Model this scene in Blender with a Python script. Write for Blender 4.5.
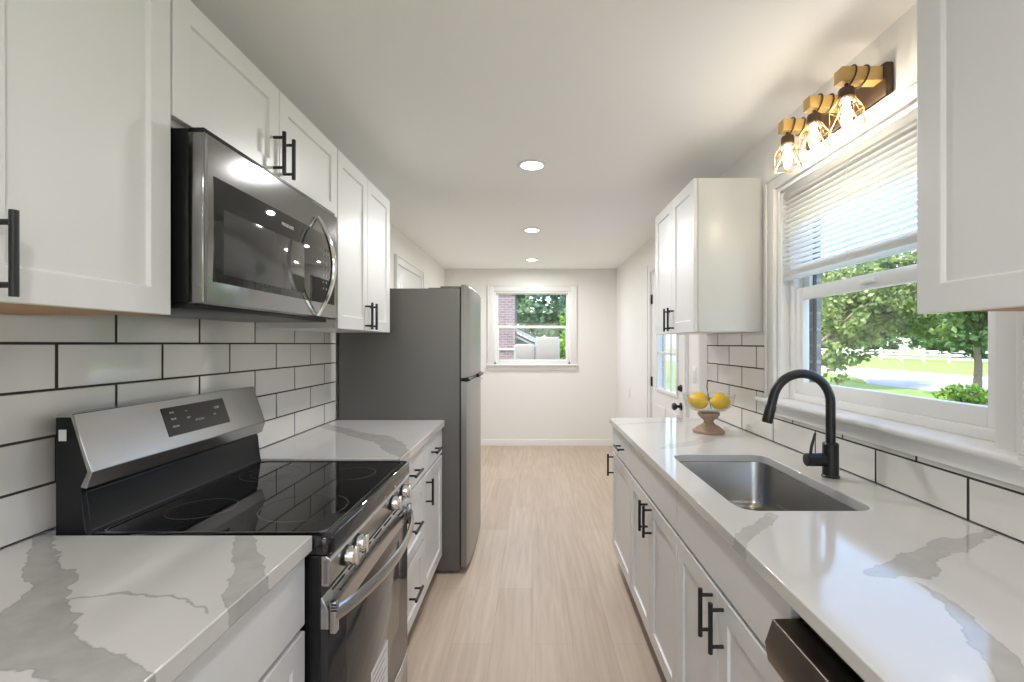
import bpy, bmesh, math, random
from mathutils import Vector, Matrix

random.seed(7)
R = math.radians
PI = math.pi
sc = bpy.context.scene
for o in list(bpy.data.objects):
    bpy.data.objects.remove(o, do_unlink=True)
col = sc.collection

# ------------------------------------------------------------------ camera, sky, sun, exposure
CAMZ = 1.375
cd = bpy.data.cameras.new('camera')
cam = bpy.data.objects.new('camera', cd)
col.objects.link(cam)
cam.location = (0, 0, CAMZ)
cam.rotation_euler = (R(90), 0, 0)
cd.sensor_width = 36.0
cd.lens = 36.0 * 480 / 1024
cd.shift_x = -20.0 / 1024
cd.shift_y = 3.0 / 1024
cd.clip_start = 0.05
cd.clip_end = 500
sc.camera = cam

world = bpy.data.worlds.new('world')
sc.world = world
world.use_nodes = True
wn = world.node_tree.nodes
wl = world.node_tree.links
bgn = wn['Background']
sky = wn.new('ShaderNodeTexSky')
sky.sky_type = 'NISHITA'
sky.sun_disc = False
sky.sun_elevation = R(52)
sky.sun_rotation = R(250)
sky.air_density = 1.0
sky.dust_density = 1.5
wl.new(sky.outputs[0], bgn.inputs[0])
bgn.inputs[1].default_value = 0.62

sd = bpy.data.lights.new('sun', 'SUN')
sun = bpy.data.objects.new('sun', sd)
col.objects.link(sun)
sd.energy = 3.6
sd.angle = R(0.6)
sd.color = (1.0, 0.95, 0.86)
# the sun stands behind the camera to the left, high over the house
sun.rotation_euler = Vector((0.72, 0.42, -0.95)).to_track_quat('-Z', 'Y').to_euler()

vs = sc.view_settings
vs.view_transform = 'Standard'
vs.look = 'None'
vs.gamma = 1.0
vs.use_curve_mapping = False
vs.exposure = 0.53
sc.cycles.max_bounces = 10
sc.cycles.diffuse_bounces = 6
sc.cycles.glossy_bounces = 5
sc.cycles.transparent_max_bounces = 24
sc.cycles.sample_clamp_indirect = 6.0
sc.cycles.caustics_reflective = False
sc.cycles.caustics_refractive = False

# room dimensions
XL, XR, HC, YB, YF = -1.180, 1.142, 2.39, 6.50, -2.4
CT = 0.915            # countertop height
CTB = 0.884           # its underside
CTL = 0.922           # top of the slightly thicker slabs on the range side

# ------------------------------------------------------------------ node / material helpers
def new_mat(name):
    m = bpy.data.materials.new(name)
    m.use_nodes = True
    return m, m.node_tree.nodes, m.node_tree.links, m.node_tree.nodes['Principled BSDF']

def P(name, c, rough=0.5, metal=0.0, spec=0.5, emis=None, es=0.0, bump=None, var=None, coat=0.0):
    m, n, l, b = new_mat(name)
    b.inputs['Base Color'].default_value = (*c, 1)
    b.inputs['Roughness'].default_value = rough
    b.inputs['Metallic'].default_value = metal
    b.inputs['Specular IOR Level'].default_value = spec
    b.inputs['Coat Weight'].default_value = coat
    if emis:
        b.inputs['Emission Color'].default_value = (*emis, 1)
        b.inputs['Emission Strength'].default_value = es
    tc = None
    if var or bump:
        tc = n.new('ShaderNodeTexCoord')
    if var:     # (scale, amount)
        t = n.new('ShaderNodeTexNoise'); t.inputs['Scale'].default_value = var[0]; t.inputs['Detail'].default_value = 4
        l.new(tc.outputs['Object'], t.inputs['Vector'])
        mx = n.new('ShaderNodeMix'); mx.data_type = 'RGBA'
        mx.inputs[6].default_value = (*[max(0, v * (1 - var[1])) for v in c], 1)
        mx.inputs[7].default_value = (*[min(1, v * (1 + var[1])) for v in c], 1)
        l.new(t.outputs['Fac'], mx.inputs[0]); l.new(mx.outputs[2], b.inputs['Base Color'])
    if bump:    # (scale, strength)
        t2 = n.new('ShaderNodeTexNoise'); t2.inputs['Scale'].default_value = bump[0]; t2.inputs['Detail'].default_value = 3
        l.new(tc.outputs['Object'], t2.inputs['Vector'])
        bp = n.new('ShaderNodeBump'); bp.inputs['Strength'].default_value = bump[1]; bp.inputs['Distance'].default_value = 0.01
        l.new(t2.outputs['Fac'], bp.inputs['Height']); l.new(bp.outputs[0], b.inputs['Normal'])
    return m

def brushed(name, c, rough=0.28, stretch=(500, 2, 500), amt=0.02):
    m, n, l, b = new_mat(name)
    b.inputs['Metallic'].default_value = 1.0
    tc = n.new('ShaderNodeTexCoord'); mp = n.new('ShaderNodeMapping'); mp.inputs['Scale'].default_value = stretch
    t = n.new('ShaderNodeTexNoise'); t.inputs['Scale'].default_value = 1.0; t.inputs['Detail'].default_value = 3
    l.new(tc.outputs['Object'], mp.inputs[0]); l.new(mp.outputs[0], t.inputs['Vector'])
    mr = n.new('ShaderNodeMapRange'); mr.inputs[3].default_value = rough - amt / 2; mr.inputs[4].default_value = rough + amt / 2
    l.new(t.outputs['Fac'], mr.inputs[0]); l.new(mr.outputs[0], b.inputs['Roughness'])
    mx = n.new('ShaderNodeMix'); mx.data_type = 'RGBA'
    mx.inputs[6].default_value = (*[v * 0.985 for v in c], 1); mx.inputs[7].default_value = (*[min(1, v * 1.015) for v in c], 1)
    l.new(t.outputs['Fac'], mx.inputs[0]); l.new(mx.outputs[2], b.inputs['Base Color'])
    return m

def glass_mat(name, tint=(1, 1, 1), f0=0.04):
    m, n, l, b = new_mat(name)
    n.remove(b)
    tr = n.new('ShaderNodeBsdfTransparent'); tr.inputs[0].default_value = (*tint, 1)
    gl = n.new('ShaderNodeBsdfGlossy'); gl.inputs['Roughness'].default_value = 0.02
    lw = n.new('ShaderNodeLayerWeight'); lw.inputs[0].default_value = 0.5
    pw = n.new('ShaderNodeMath'); pw.operation = 'POWER'; pw.inputs[1].default_value = 5.0
    fr = n.new('ShaderNodeMath'); fr.operation = 'MULTIPLY_ADD'; fr.inputs[1].default_value = 1 - f0; fr.inputs[2].default_value = f0
    l.new(lw.outputs['Facing'], pw.inputs[0]); l.new(pw.outputs[0], fr.inputs[0])
    mx = n.new('ShaderNodeMixShader')
    l.new(fr.outputs[0], mx.inputs[0]); l.new(tr.outputs[0], mx.inputs[1]); l.new(gl.outputs[0], mx.inputs[2])
    l.new(mx.outputs[0], n['Material Output'].inputs[0])
    return m

def leaf_mat(name, cols, scale=2.2):
    m, n, l, b = new_mat(name)
    tc = n.new('ShaderNodeTexCoord')
    t = n.new('ShaderNodeTexNoise'); t.inputs['Scale'].default_value = scale; t.inputs['Detail'].default_value = 5; t.inputs['Roughness'].default_value = 0.7
    l.new(tc.outputs['Object'], t.inputs['Vector'])
    cr = n.new('ShaderNodeValToRGB')
    el = cr.color_ramp.elements
    while len(el) < len(cols): el.new(0.5)
    for i, (p, c) in enumerate(cols):
        el[i].position = p; el[i].color = (*c, 1)
    l.new(t.outputs['Fac'], cr.inputs[0]); l.new(cr.outputs[0], b.inputs['Base Color'])
    b.inputs['Roughness'].default_value = 0.55
    tl = n.new('ShaderNodeBsdfTranslucent'); l.new(cr.outputs[0], tl.inputs[0])
    mx = n.new('ShaderNodeMixShader'); mx.inputs[0].default_value = 0.35
    l.new(b.outputs[0], mx.inputs[1]); l.new(tl.outputs[0], mx.inputs[2]); l.new(mx.outputs[0], n['Material Output'].inputs[0])
    return m

def floor_mat():
    m, n, l, b = new_mat('oak_planks')
    tc = n.new('ShaderNodeTexCoord'); sp = n.new('ShaderNodeSeparateXYZ'); cb = n.new('ShaderNodeCombineXYZ')
    l.new(tc.outputs['Object'], sp.inputs[0])
    l.new(sp.outputs[1], cb.inputs[0]); l.new(sp.outputs[0], cb.inputs[1])
    def brick(mort):
        k = n.new('ShaderNodeTexBrick')
        k.inputs['Scale'].default_value = 1.0
        k.inputs['Brick Width'].default_value = 1.35; k.inputs['Row Height'].default_value = 0.185
        k.inputs['Mortar Size'].default_value = mort; k.inputs['Mortar Smooth'].default_value = 0.2
        k.offset = 0.37
        l.new(cb.outputs[0], k.inputs['Vector'])
        return k
    k = brick(0.0012)
    k.inputs['Color1'].default_value = (0.51, 0.405, 0.312, 1)
    k.inputs['Color2'].default_value = (0.575, 0.47, 0.375, 1)
    k.inputs['Mortar'].default_value = (0.42, 0.33, 0.26, 1)
    mp = n.new('ShaderNodeMapping'); mp.inputs['Scale'].default_value = (38, 2.2, 1)
    l.new(tc.outputs['Object'], mp.inputs[0])
    t = n.new('ShaderNodeTexNoise'); t.inputs['Scale'].default_value = 1.0; t.inputs['Detail'].default_value = 6; t.inputs['Distortion'].default_value = 0.6
    l.new(mp.outputs[0], t.inputs['Vector'])
    mx = n.new('ShaderNodeMix'); mx.data_type = 'RGBA'; mx.blend_type = 'MULTIPLY'; mx.inputs[0].default_value = 1.0
    cr = n.new('ShaderNodeValToRGB')
    cr.color_ramp.elements[0].position = 0.3; cr.color_ramp.elements[0].color = (0.84, 0.82, 0.80, 1)
    cr.color_ramp.elements[1].position = 0.7; cr.color_ramp.elements[1].color = (1.05, 1.05, 1.05, 1)
    l.new(t.outputs['Fac'], cr.inputs[0])
    l.new(k.outputs['Color'], mx.inputs[6]); l.new(cr.outputs[0], mx.inputs[7])
    l.new(mx.outputs[2], b.inputs['Base Color'])
    b.inputs['Roughness'].default_value = 0.42
    bp = n.new('ShaderNodeBump'); bp.inputs['Strength'].default_value = 0.25; bp.inputs['Distance'].default_value = 0.002; bp.invert = True
    l.new(k.outputs['Fac'], bp.inputs['Height']); l.new(bp.outputs[0], b.inputs['Normal'])
    return m

def brick_mat(name, c1, c2, mortar, bw=0.21, bh=0.072, axis='y'):
    m, n, l, b = new_mat(name)
    tc = n.new('ShaderNodeTexCoord'); sp = n.new('ShaderNodeSeparateXYZ'); cb = n.new('ShaderNodeCombineXYZ'); ad = n.new('ShaderNodeMath')
    l.new(tc.outputs['Object'], sp.inputs[0])
    l.new(sp.outputs[0], ad.inputs[0]); l.new(sp.outputs[1], ad.inputs[1])
    l.new(ad.outputs[0], cb.inputs[0]); l.new(sp.outputs[2], cb.inputs[1])
    k = n.new('ShaderNodeTexBrick')
    k.inputs['Scale'].default_value = 1.0; k.inputs['Brick Width'].default_value = bw; k.inputs['Row Height'].default_value = bh
    k.inputs['Mortar Size'].default_value = 0.006
    k.inputs['Color1'].default_value = (*c1, 1); k.inputs['Color2'].default_value = (*c2, 1); k.inputs['Mortar'].default_value = (*mortar, 1)
    l.new(cb.outputs[0], k.inputs['Vector'])
    t = n.new('ShaderNodeTexNoise'); t.inputs['Scale'].default_value = 60
    l.new(tc.outputs['Object'], t.inputs['Vector'])
    mx = n.new('ShaderNodeMix'); mx.data_type = 'RGBA'; mx.blend_type = 'OVERLAY'; mx.inputs[0].default_value = 0.6
    l.new(k.outputs['Color'], mx.inputs[6]); l.new(t.outputs['Color'], mx.inputs[7])
    bw_ = n.new('ShaderNodeRGBToBW'); l.new(t.outputs['Color'], bw_.inputs[0]); l.new(bw_.outputs[0], mx.inputs[7])
    l.new(mx.outputs[2], b.inputs['Base Color'])
    b.inputs['Roughness'].default_value = 0.9
    return m

def quartz_mat(name, veins, base=(0.61, 0.595, 0.57), vcol=(0.40, 0.39, 0.37)):
    """veins: (axis, [(u, centre, halfwidth)], strength) in metres on the worktop; axis 'x' runs along x, 'y' along y."""
    m, n, l, b = new_mat(name)
    ge = n.new('ShaderNodeNewGeometry')
    def noise(scale, detail=4):
        t = n.new('ShaderNodeTexNoise'); t.inputs['Scale'].default_value = scale; t.inputs['Detail'].default_value = detail
        l.new(ge.outputs['Position'], t.inputs['Vector'])
        return t
    def math_(op, a, b_, clamp=False):
        k = n.new('ShaderNodeMath'); k.operation = op; k.use_clamp = clamp
        for i, v in ((0, a), (1, b_)):
            if v is None: continue
            if isinstance(v, (int, float)): k.inputs[i].default_value = v
            else: l.new(v, k.inputs[i])
        return k.outputs[0]
    def vsub(t, amp):
        s = n.new('ShaderNodeVectorMath'); s.operation = 'SUBTRACT'; s.inputs[1].default_value = (0.5, 0.5, 0.5)
        l.new(t.outputs['Color'], s.inputs[0])
        k = n.new('ShaderNodeVectorMath'); k.operation = 'SCALE'; k.inputs[3].default_value = amp
        l.new(s.outputs[0], k.inputs[0])
        return k.outputs[0]
    a1 = n.new('ShaderNodeVectorMath'); a1.operation = 'ADD'
    l.new(ge.outputs['Position'], a1.inputs[0]); l.new(vsub(noise(6, 3), 0.09), a1.inputs[1])
    a2 = n.new('ShaderNodeVectorMath'); a2.operation = 'ADD'
    l.new(a1.outputs[0], a2.inputs[0]); l.new(vsub(noise(34, 4), 0.03), a2.inputs[1])
    sp = n.new('ShaderNodeSeparateXYZ'); l.new(a2.outputs[0], sp.inputs[0])
    total = None; edge = None
    for axis, pts, stg in veins:
        u, w = (sp.outputs[0], sp.outputs[1]) if axis == 'x' else (sp.outputs[1], sp.outputs[0])
        pts = sorted(pts)
        u0, u1 = pts[0][0], pts[-1][0]
        c0 = min(p[1] for p in pts) - 0.01; c1 = max(p[1] for p in pts) + 0.01
        wm = max(p[2] for p in pts)
        un = math_('DIVIDE', math_('SUBTRACT', u, u0), u1 - u0)
        def fc(vals):
            f = n.new('ShaderNodeFloatCurve')
            cv = f.mapping.curves[0]
            ps = [((p[0] - u0) / (u1 - u0), v) for p, v in zip(pts, vals)]
            cv.points[0].location = ps[0]; cv.points[1].location = ps[-1]
            for q in ps[1:-1]: cv.points.new(*q)
            f.mapping.update()
            l.new(un, f.inputs[1])
            return f.outputs[0]
        cen = math_('ADD', math_('MULTIPLY', fc([(p[1] - c0) / (c1 - c0) for p in pts]), c1 - c0), c0)
        wid = math_('MULTIPLY', fc([p[2] / wm for p in pts]), wm)
        d = math_('ABSOLUTE', math_('SUBTRACT', w, cen), None)
        ins = math_('MULTIPLY', math_('SUBTRACT', wid, d), 1 / 0.004, True)
        e0 = math_('LESS_THAN', math_('ABSOLUTE', math_('SUBTRACT', un, 0.5), None), 0.5)
        msk = math_('MULTIPLY', math_('MULTIPLY', ins, e0), stg)
        rim = math_('MULTIPLY', math_('SUBTRACT', 0.004, math_('ABSOLUTE', math_('SUBTRACT', math_('SUBTRACT', wid, d), 0.003), None)), 250, True)
        rim = math_('MULTIPLY', math_('MULTIPLY', rim, e0), 0.35 * stg)
        total = msk if total is None else math_('MAXIMUM', total, msk)
        edge = rim if edge is None else math_('MAXIMUM', edge, rim)
    nb = noise(3.0, 5)
    fine = n.new('ShaderNodeMix'); fine.data_type = 'RGBA'
    fine.inputs[6].default_value = (*[v * 0.96 for v in base], 1); fine.inputs[7].default_value = (*[min(1, v * 1.04) for v in base], 1)
    l.new(nb.outputs['Fac'], fine.inputs[0])
    nv = noise(22, 5)
    vv = n.new('ShaderNodeMix'); vv.data_type = 'RGBA'
    vv.inputs[6].default_value = (*[v * 0.82 for v in vcol], 1); vv.inputs[7].default_value = (*[v * 1.25 for v in vcol], 1)
    l.new(nv.outputs['Fac'], vv.inputs[0])
    mx = n.new('ShaderNodeMix'); mx.data_type = 'RGBA'
    l.new(total, mx.inputs[0]); l.new(fine.outputs[2], mx.inputs[6]); l.new(vv.outputs[2], mx.inputs[7])
    mx2 = n.new('ShaderNodeMix'); mx2.data_type = 'RGBA'; mx2.inputs[7].default_value = (*[v * 0.6 for v in vcol], 1)
    l.new(edge, mx2.inputs[0]); l.new(mx.outputs[2], mx2.inputs[6])
    l.new(mx2.outputs[2], b.inputs['Base Color'])
    b.inputs['Roughness'].default_value = 0.09
    b.inputs['Specular IOR Level'].default_value = 0.55
    return m

M = {}
M['wall'] = P('wall_paint', (0.83, 0.815, 0.79), 0.75, bump=(120, 0.03))
M['ceil'] = P('ceiling_paint', (0.93, 0.925, 0.915), 0.8, bump=(90, 0.03))
M['trim'] = P('trim_paint', (0.80, 0.795, 0.785), 0.35)
M['cab'] = P('cabinet_paint', (0.72, 0.72, 0.715), 0.32)
M['vinyl'] = P('window_vinyl', (0.86, 0.86, 0.85), 0.3)
M['floor'] = floor_mat()
M['rawwood'] = P('raw_plywood', (0.50, 0.30, 0.15), 0.6, var=(8, 0.2))
M['black'] = P('matte_black_metal', (0.018, 0.018, 0.019), 0.35, 0.3)
M['blackplastic'] = P('black_plastic', (0.009, 0.009, 0.010), 0.3, spec=0.3)
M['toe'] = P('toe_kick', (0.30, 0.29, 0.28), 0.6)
M['steel'] = brushed('brushed_steel', (0.47, 0.465, 0.455), 0.24)
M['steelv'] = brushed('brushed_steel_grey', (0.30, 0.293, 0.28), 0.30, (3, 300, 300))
M['sinksteel'] = brushed('sink_steel', (0.40, 0.39, 0.37), 0.27, (1, 1, 150))
M['mwsteel'] = brushed('dark_brushed_steel', (0.27, 0.265, 0.26), 0.11)
M['chrome'] = P('chrome', (0.75, 0.75, 0.74), 0.12, 1.0)
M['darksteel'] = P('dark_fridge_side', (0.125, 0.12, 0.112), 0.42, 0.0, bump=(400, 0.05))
M['bronze_steel'] = brushed('dark_brown_steel', (0.16, 0.135, 0.115), 0.28)
M['blackglass'] = P('black_glass', (0.006, 0.006, 0.007), 0.035, spec=0.6)
M['ovenglass'] = P('oven_glass', (0.03, 0.03, 0.031), 0.10, spec=0.3)
M['mwglass'] = P('microwave_glass', (0.014, 0.014, 0.015), 0.03, spec=0.5)
M['mwwindow'] = P('microwave_window', (0.05, 0.05, 0.05), 0.06, spec=0.5)
M['mark'] = P('printed_grey_marks', (0.55, 0.55, 0.55), 0.4)
M['ring'] = P('burner_ring_print', (0.10, 0.10, 0.10), 0.15)
M['label'] = P('paper_label', (0.8, 0.8, 0.8), 0.5)
M['labelink'] = P('label_ink', (0.35, 0.30, 0.30), 0.6)
M['tile'] = P('glazed_tile', (0.73, 0.71, 0.675), 0.06, spec=1.0, bump=(9, 0.06))
M['grout'] = P('dark_grout', (0.040, 0.034, 0.030), 0.9)
M['glass'] = glass_mat('window_glass')
M['bowlglass'] = glass_mat('bowl_glass', (0.96, 0.97, 0.96))
M['lemon'] = P('lemon_skin', (0.76, 0.46, 0.004), 0.38, bump=(160, 0.25), var=(9, 0.12))
M['turned'] = P('weathered_wood', (0.36, 0.25, 0.165), 0.6, var=(30, 0.3), bump=(80, 0.2))
M['pine'] = P('pine_block', (0.62, 0.40, 0.13), 0.5, var=(14, 0.2))
M['lampbronze'] = P('lamp_bronze', (0.085, 0.05, 0.028), 0.42, 0.5)
M['cage'] = P('cage_bronze', (0.42, 0.28, 0.13), 0.3, 0.9)
M['bulb'] = P('bulb_glow', (1, 0.9, 0.75), 0.3, emis=(1.0, 0.88, 0.70), es=72)
M['led'] = P('led_diffuser', (1, 1, 1), 0.4, emis=(1.0, 0.96, 0.90), es=9)
M['slat'] = P('blind_slat', (0.88, 0.88, 0.87), 0.4)
_n, _l = M['slat'].node_tree.nodes, M['slat'].node_tree.links
_t = _n.new('ShaderNodeBsdfTranslucent'); _t.inputs[0].default_value = (.96, .96, .95, 1)
_m = _n.new('ShaderNodeMixShader'); _m.inputs[0].default_value = .80
_l.new(_n['Principled BSDF'].outputs[0], _m.inputs[1]); _l.new(_t.outputs[0], _m.inputs[2]); _l.new(_m.outputs[0], _n['Material Output'].inputs[0])
M['sill_brick'] = brick_mat('grey_brick', (0.22, 0.235, 0.26), (0.30, 0.31, 0.33), (0.42, 0.42, 0.41))
M['house_brick'] = brick_mat('mauve_brick', (0.20, 0.125, 0.135), (0.27, 0.175, 0.19), (0.36, 0.33, 0.34))
M['roof'] = P('roof_shingle', (0.13, 0.15, 0.19), 0.9, var=(14, 0.35))
M['siding'] = P('blue_grey_siding', (0.20, 0.27, 0.34), 0.7)
M['white_out'] = P('white_outdoor_paint', (0.62, 0.62, 0.62), 0.6)
M['foam'] = P('white_foam', (0.66, 0.66, 0.67), 0.8)
M['grass'] = P('lawn_grass', (0.22, 0.31, 0.055), 0.9, var=(0.9, 0.3))
M['road'] = P('pale_asphalt', (0.36, 0.355, 0.38), 0.9, var=(2.0, 0.07))
M['curb'] = P('kerb_concrete', (0.66, 0.64, 0.61), 0.9)
M['bark'] = P('bark', (0.22, 0.17, 0.13), 0.95, var=(9, 0.35))
M['leafA'] = leaf_mat('maple_leaf', [(0.30, (0.04, 0.08, 0.03)), (0.46, (0.14, 0.22, 0.06)), (0.60, (0.34, 0.39, 0.15)), (0.74, (0.50, 0.36, 0.20))], 1.1)
M['leafB'] = leaf_mat('dark_leaf', [(0.3, (0.03, 0.075, 0.025)), (0.5, (0.075, 0.16, 0.045)), (0.72, (0.17, 0.28, 0.08))], 1.1)
M['leafC'] = leaf_mat('yellow_green_leaf', [(0.3, (0.10, 0.22, 0.03)), (0.5, (0.25, 0.42, 0.06)), (0.75, (0.48, 0.58, 0.12))], 2.0)
M['leafD'] = leaf_mat('blue_green_leaf', [(0.3, (0.06, 0.14, 0.10)), (0.48, (0.20, 0.34, 0.20)), (0.7, (0.42, 0.55, 0.26))], 1.2)
M['plate'] = P('switch_plastic', (0.82, 0.82, 0.80), 0.35)
M['hinge'] = P('hinge_dark', (0.05, 0.045, 0.04), 0.4, 0.7)
M['display'] = P('display_glass', (0.010, 0.011, 0.013), 0.05, spec=0.6)

# ------------------------------------------------------------------ object helpers
def tag(o, label=None, cat=None, group=None, kind=None):
    if label: o['label'] = label
    if cat: o['category'] = cat
    if group: o['group'] = group
    if kind: o['kind'] = kind
    return o

def thing(name, label, cat, loc, group=None, kind=None):
    o = bpy.data.objects.new(name, None)
    o.empty_display_size = 0.05
    col.objects.link(o)
    o.location = loc
    return tag(o, label, cat, group, kind)

def wloc(o):
    v = Vector((0, 0, 0))
    while o is not None:
        v = v + o.location
        o = o.parent
    return v

class MB:
    def __init__(s):
        s.bm = bmesh.new()
    def face(s, pts, mi=0):
        f = s.bm.faces.new([s.bm.verts.new(p) for p in pts]); f.material_index = mi
        return f
    def grid(s, rows, mi=0, cu=False, cv=False):
        vs_ = [[s.bm.verts.new(p) for p in r] for r in rows]
        nr, nc = len(vs_), len(vs_[0])
        for i in range(nr if cu else nr - 1):
            for j in range(nc if cv else nc - 1):
                a, b_ = vs_[i], vs_[(i + 1) % nr]
                f = s.bm.faces.new((a[j], a[(j + 1) % nc], b_[(j + 1) % nc], b_[j])); f.material_index = mi
        return vs_
    def box(s, x0, x1, y0, y1, z0, z1, mi=0, bev=0.0, seg=2):
        x0, x1 = sorted((x0, x1)); y0, y1 = sorted((y0, y1)); z0, z1 = sorted((z0, z1))
        v = [s.bm.verts.new(p) for p in ((x0, y0, z0), (x1, y0, z0), (x1, y1, z0), (x0, y1, z0), (x0, y0, z1), (x1, y0, z1), (x1, y1, z1), (x0, y1, z1))]
        fs = []
        for q in ((3, 2, 1, 0), (4, 5, 6, 7), (0, 1, 5, 4), (1, 2, 6, 5), (2, 3, 7, 6), (3, 0, 4, 7)):
            f = s.bm.faces.new([v[i] for i in q]); f.material_index = mi; fs.append(f)
        if bev > 0:
            es = list({e for f in fs for e in f.edges})
            r = bmesh.ops.bevel(s.bm, geom=es, offset=bev, segments=seg, affect='EDGES', profile=0.5)
            for f in r['faces']: f.material_index = mi
        return s
    def prism(s, poly, axis, a, b_, mi=0):
        def p3(p, t):
            return {'x': (t, p[0], p[1]), 'y': (p[0], t, p[1]), 'z': (p[0], p[1], t)}[axis]
        va = [s.bm.verts.new(p3(p, a)) for p in poly]; vb = [s.bm.verts.new(p3(p, b_)) for p in poly]
        k = len(poly)
        fs = [s.bm.faces.new(va[::-1]), s.bm.faces.new(vb)]
        for i in range(k):
            fs.append(s.bm.faces.new((va[i], va[(i + 1) % k], vb[(i + 1) % k], vb[i])))
        for f in fs: f.material_index = mi
        return s
    def tube(s, pts, r, n=12, mi=0, closed=False, caps=True, sx=1.0):
        pts = [Vector(p) for p in pts]
        k = len(pts)
        rs = r if isinstance(r, (list, tuple)) else [r] * k
        tang = []
        for i in range(k):
            if closed: t = pts[(i + 1) % k] - pts[i - 1]
            elif i == 0: t = pts[1] - pts[0]
            elif i == k - 1: t = pts[-1] - pts[-2]
            else: t = (pts[i + 1] - pts[i]).normalized() + (pts[i] - pts[i - 1]).normalized()
            tang.append(t.normalized())
        up = Vector((0, 0, 1)) if abs(tang[0].z) < 0.9 else Vector((1, 0, 0))
        nrm = (up - tang[0] * up.dot(tang[0])).normalized()
        rows = []
        for i in range(k):
            nrm = (nrm - tang[i] * nrm.dot(tang[i])).normalized()
            bi = tang[i].cross(nrm)
            rows.append([pts[i] + nrm * (math.cos(2 * PI * j / n) * rs[i]) + bi * (math.sin(2 * PI * j / n) * rs[i] * sx) for j in range(n)])
        vs_ = s.grid(rows, mi, cu=closed, cv=True)
        if not closed and caps:
            f = s.bm.faces.new(vs_[0][::-1]); f.material_index = mi
            f = s.bm.faces.new(vs_[-1]); f.material_index = mi
        return s
    def cyl(s, p0, p1, r, n=20, mi=0, r1=None):
        return s.tube([p0, p1], [r, r if r1 is None else r1], n, mi)
    def lathe(s, prof, c, n=32, mi=0, closed_prof=False, axis='z'):
        rows = []
        for (r, z) in prof:
            r = max(r, 1e-4)
            row = []
            for j in range(n):
                a = 2 * PI * j / n
                if axis == 'z': row.append((c[0] + r * math.cos(a), c[1] + r * math.sin(a), c[2] + z))
                elif axis == 'x': row.append((c[0] + z, c[1] + r * math.cos(a), c[2] + r * math.sin(a)))
                else: row.append((c[0] + r * math.cos(a), c[1] + z, c[2] + r * math.sin(a)))
            rows.append(row)
        s.grid(rows, mi, cu=closed_prof, cv=True)
        return s
    def build(s, name, mats, parent=None, smooth=35, bev=0.0, origin=None, seg=2, recalc=True):
        if recalc: bmesh.ops.recalc_face_normals(s.bm, faces=s.bm.faces[:])
        me = bpy.data.meshes.new(name)
        if parent is not None: off = wloc(parent)
        elif origin is not None: off = Vector(origin)
        else:
            cs = [v.co for v in s.bm.verts]
            off = Vector((sum(c.x for c in cs) / len(cs), sum(c.y for c in cs) / len(cs), min(c.z for c in cs)))
        bmesh.ops.translate(s.bm, verts=s.bm.verts[:], vec=-off)
        s.bm.to_mesh(me); s.bm.free()
        for m in (mats if isinstance(mats, (list, tuple)) else [mats]): me.materials.append(m)
        o = bpy.data.objects.new(name, me)
        col.objects.link(o)
        if parent is not None: o.parent = parent
        else: o.location = off
        if smooth:
            me.polygons.foreach_set('use_smooth', [True] * len(me.polygons))
            me.set_sharp_from_angle(angle=R(smooth))
        if bev > 0:
            b = o.modifiers.new('edge', 'BEVEL'); b.width = bev; b.segments = seg; b.limit_method = 'ANGLE'; b.angle_limit = R(35)
            b.harden_normals = False
        return o

def copy_thing(o, loc, label, group=None):
    c = o.copy(); col.objects.link(c); c.location = loc; c['label'] = label
    if group: c['group'] = group
    for ch in list(o.children):
        d = ch.copy(); col.objects.link(d); d.parent = c
        for g in list(ch.children):
            e = g.copy(); col.objects.link(e); e.parent = d
    return c

def struct(name, mb, mats, parent=None, label=None, **k):
    o = mb.build(name, mats, parent, **k)
    if parent is None: tag(o, label, None, None, 'structure')
    return o

def text_mesh(name, txt, size, mat, parent, origin, right, up, depth=0.0004, align='CENTER'):
    cu = bpy.data.curves.new(name, 'FONT'); cu.body = txt; cu.size = size; cu.align_x = align; cu.align_y = 'CENTER'; cu.extrude = depth
    tmp = bpy.data.objects.new(name + '_tmp', cu); col.objects.link(tmp)
    me = bpy.data.meshes.new_from_object(tmp.evaluated_get(bpy.context.evaluated_depsgraph_get()))
    bpy.data.objects.remove(tmp, do_unlink=True)
    r = Vector(right).normalized(); u = Vector(up).normalized(); w = r.cross(u)
    mt = Matrix(((r.x, u.x, w.x, 0), (r.y, u.y, w.y, 0), (r.z, u.z, w.z, 0), (0, 0, 0, 1)))
    me.transform(Matrix.Translation(Vector(origin) - wloc(parent)) @ mt)
    me.materials.clear(); me.materials.append(mat)
    o = bpy.data.objects.new(name, me); col.objects.link(o); o.parent = parent
    return o

def wall_x(mb, x0, x1, y0, y1, z0, z1, holes, mi=0):
    ys = sorted({y0, y1, *[h[0] for h in holes], *[h[1] for h in holes]}); zs = sorted({z0, z1, *[h[2] for h in holes], *[h[3] for h in holes]})
    ys = [y for y in ys if y0 <= y <= y1]; zs = [z for z in zs if z0 <= z <= z1]
    for a, b_ in zip(ys, ys[1:]):
        for c, d in zip(zs, zs[1:]):
            ym, zm = (a + b_) / 2, (c + d) / 2
            if any(h[0] < ym < h[1] and h[2] < zm < h[3] for h in holes): continue
            mb.box(x0, x1, a, b_, c, d, mi)
    return mb

def wall_y(mb, y0, y1, x0, x1, z0, z1, holes, mi=0):
    xs = sorted({x0, x1, *[h[0] for h in holes], *[h[1] for h in holes]}); zs = sorted({z0, z1, *[h[2] for h in holes], *[h[3] for h in holes]})
    for a, b_ in zip(xs, xs[1:]):
        for c, d in zip(zs, zs[1:]):
            xm, zm = (a + b_) / 2, (c + d) / 2
            if any(h[0] < xm < h[1] and h[2] < zm < h[3] for h in holes): continue
            mb.box(a, b_, y0, y1, c, d, mi)
    return mb

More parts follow.
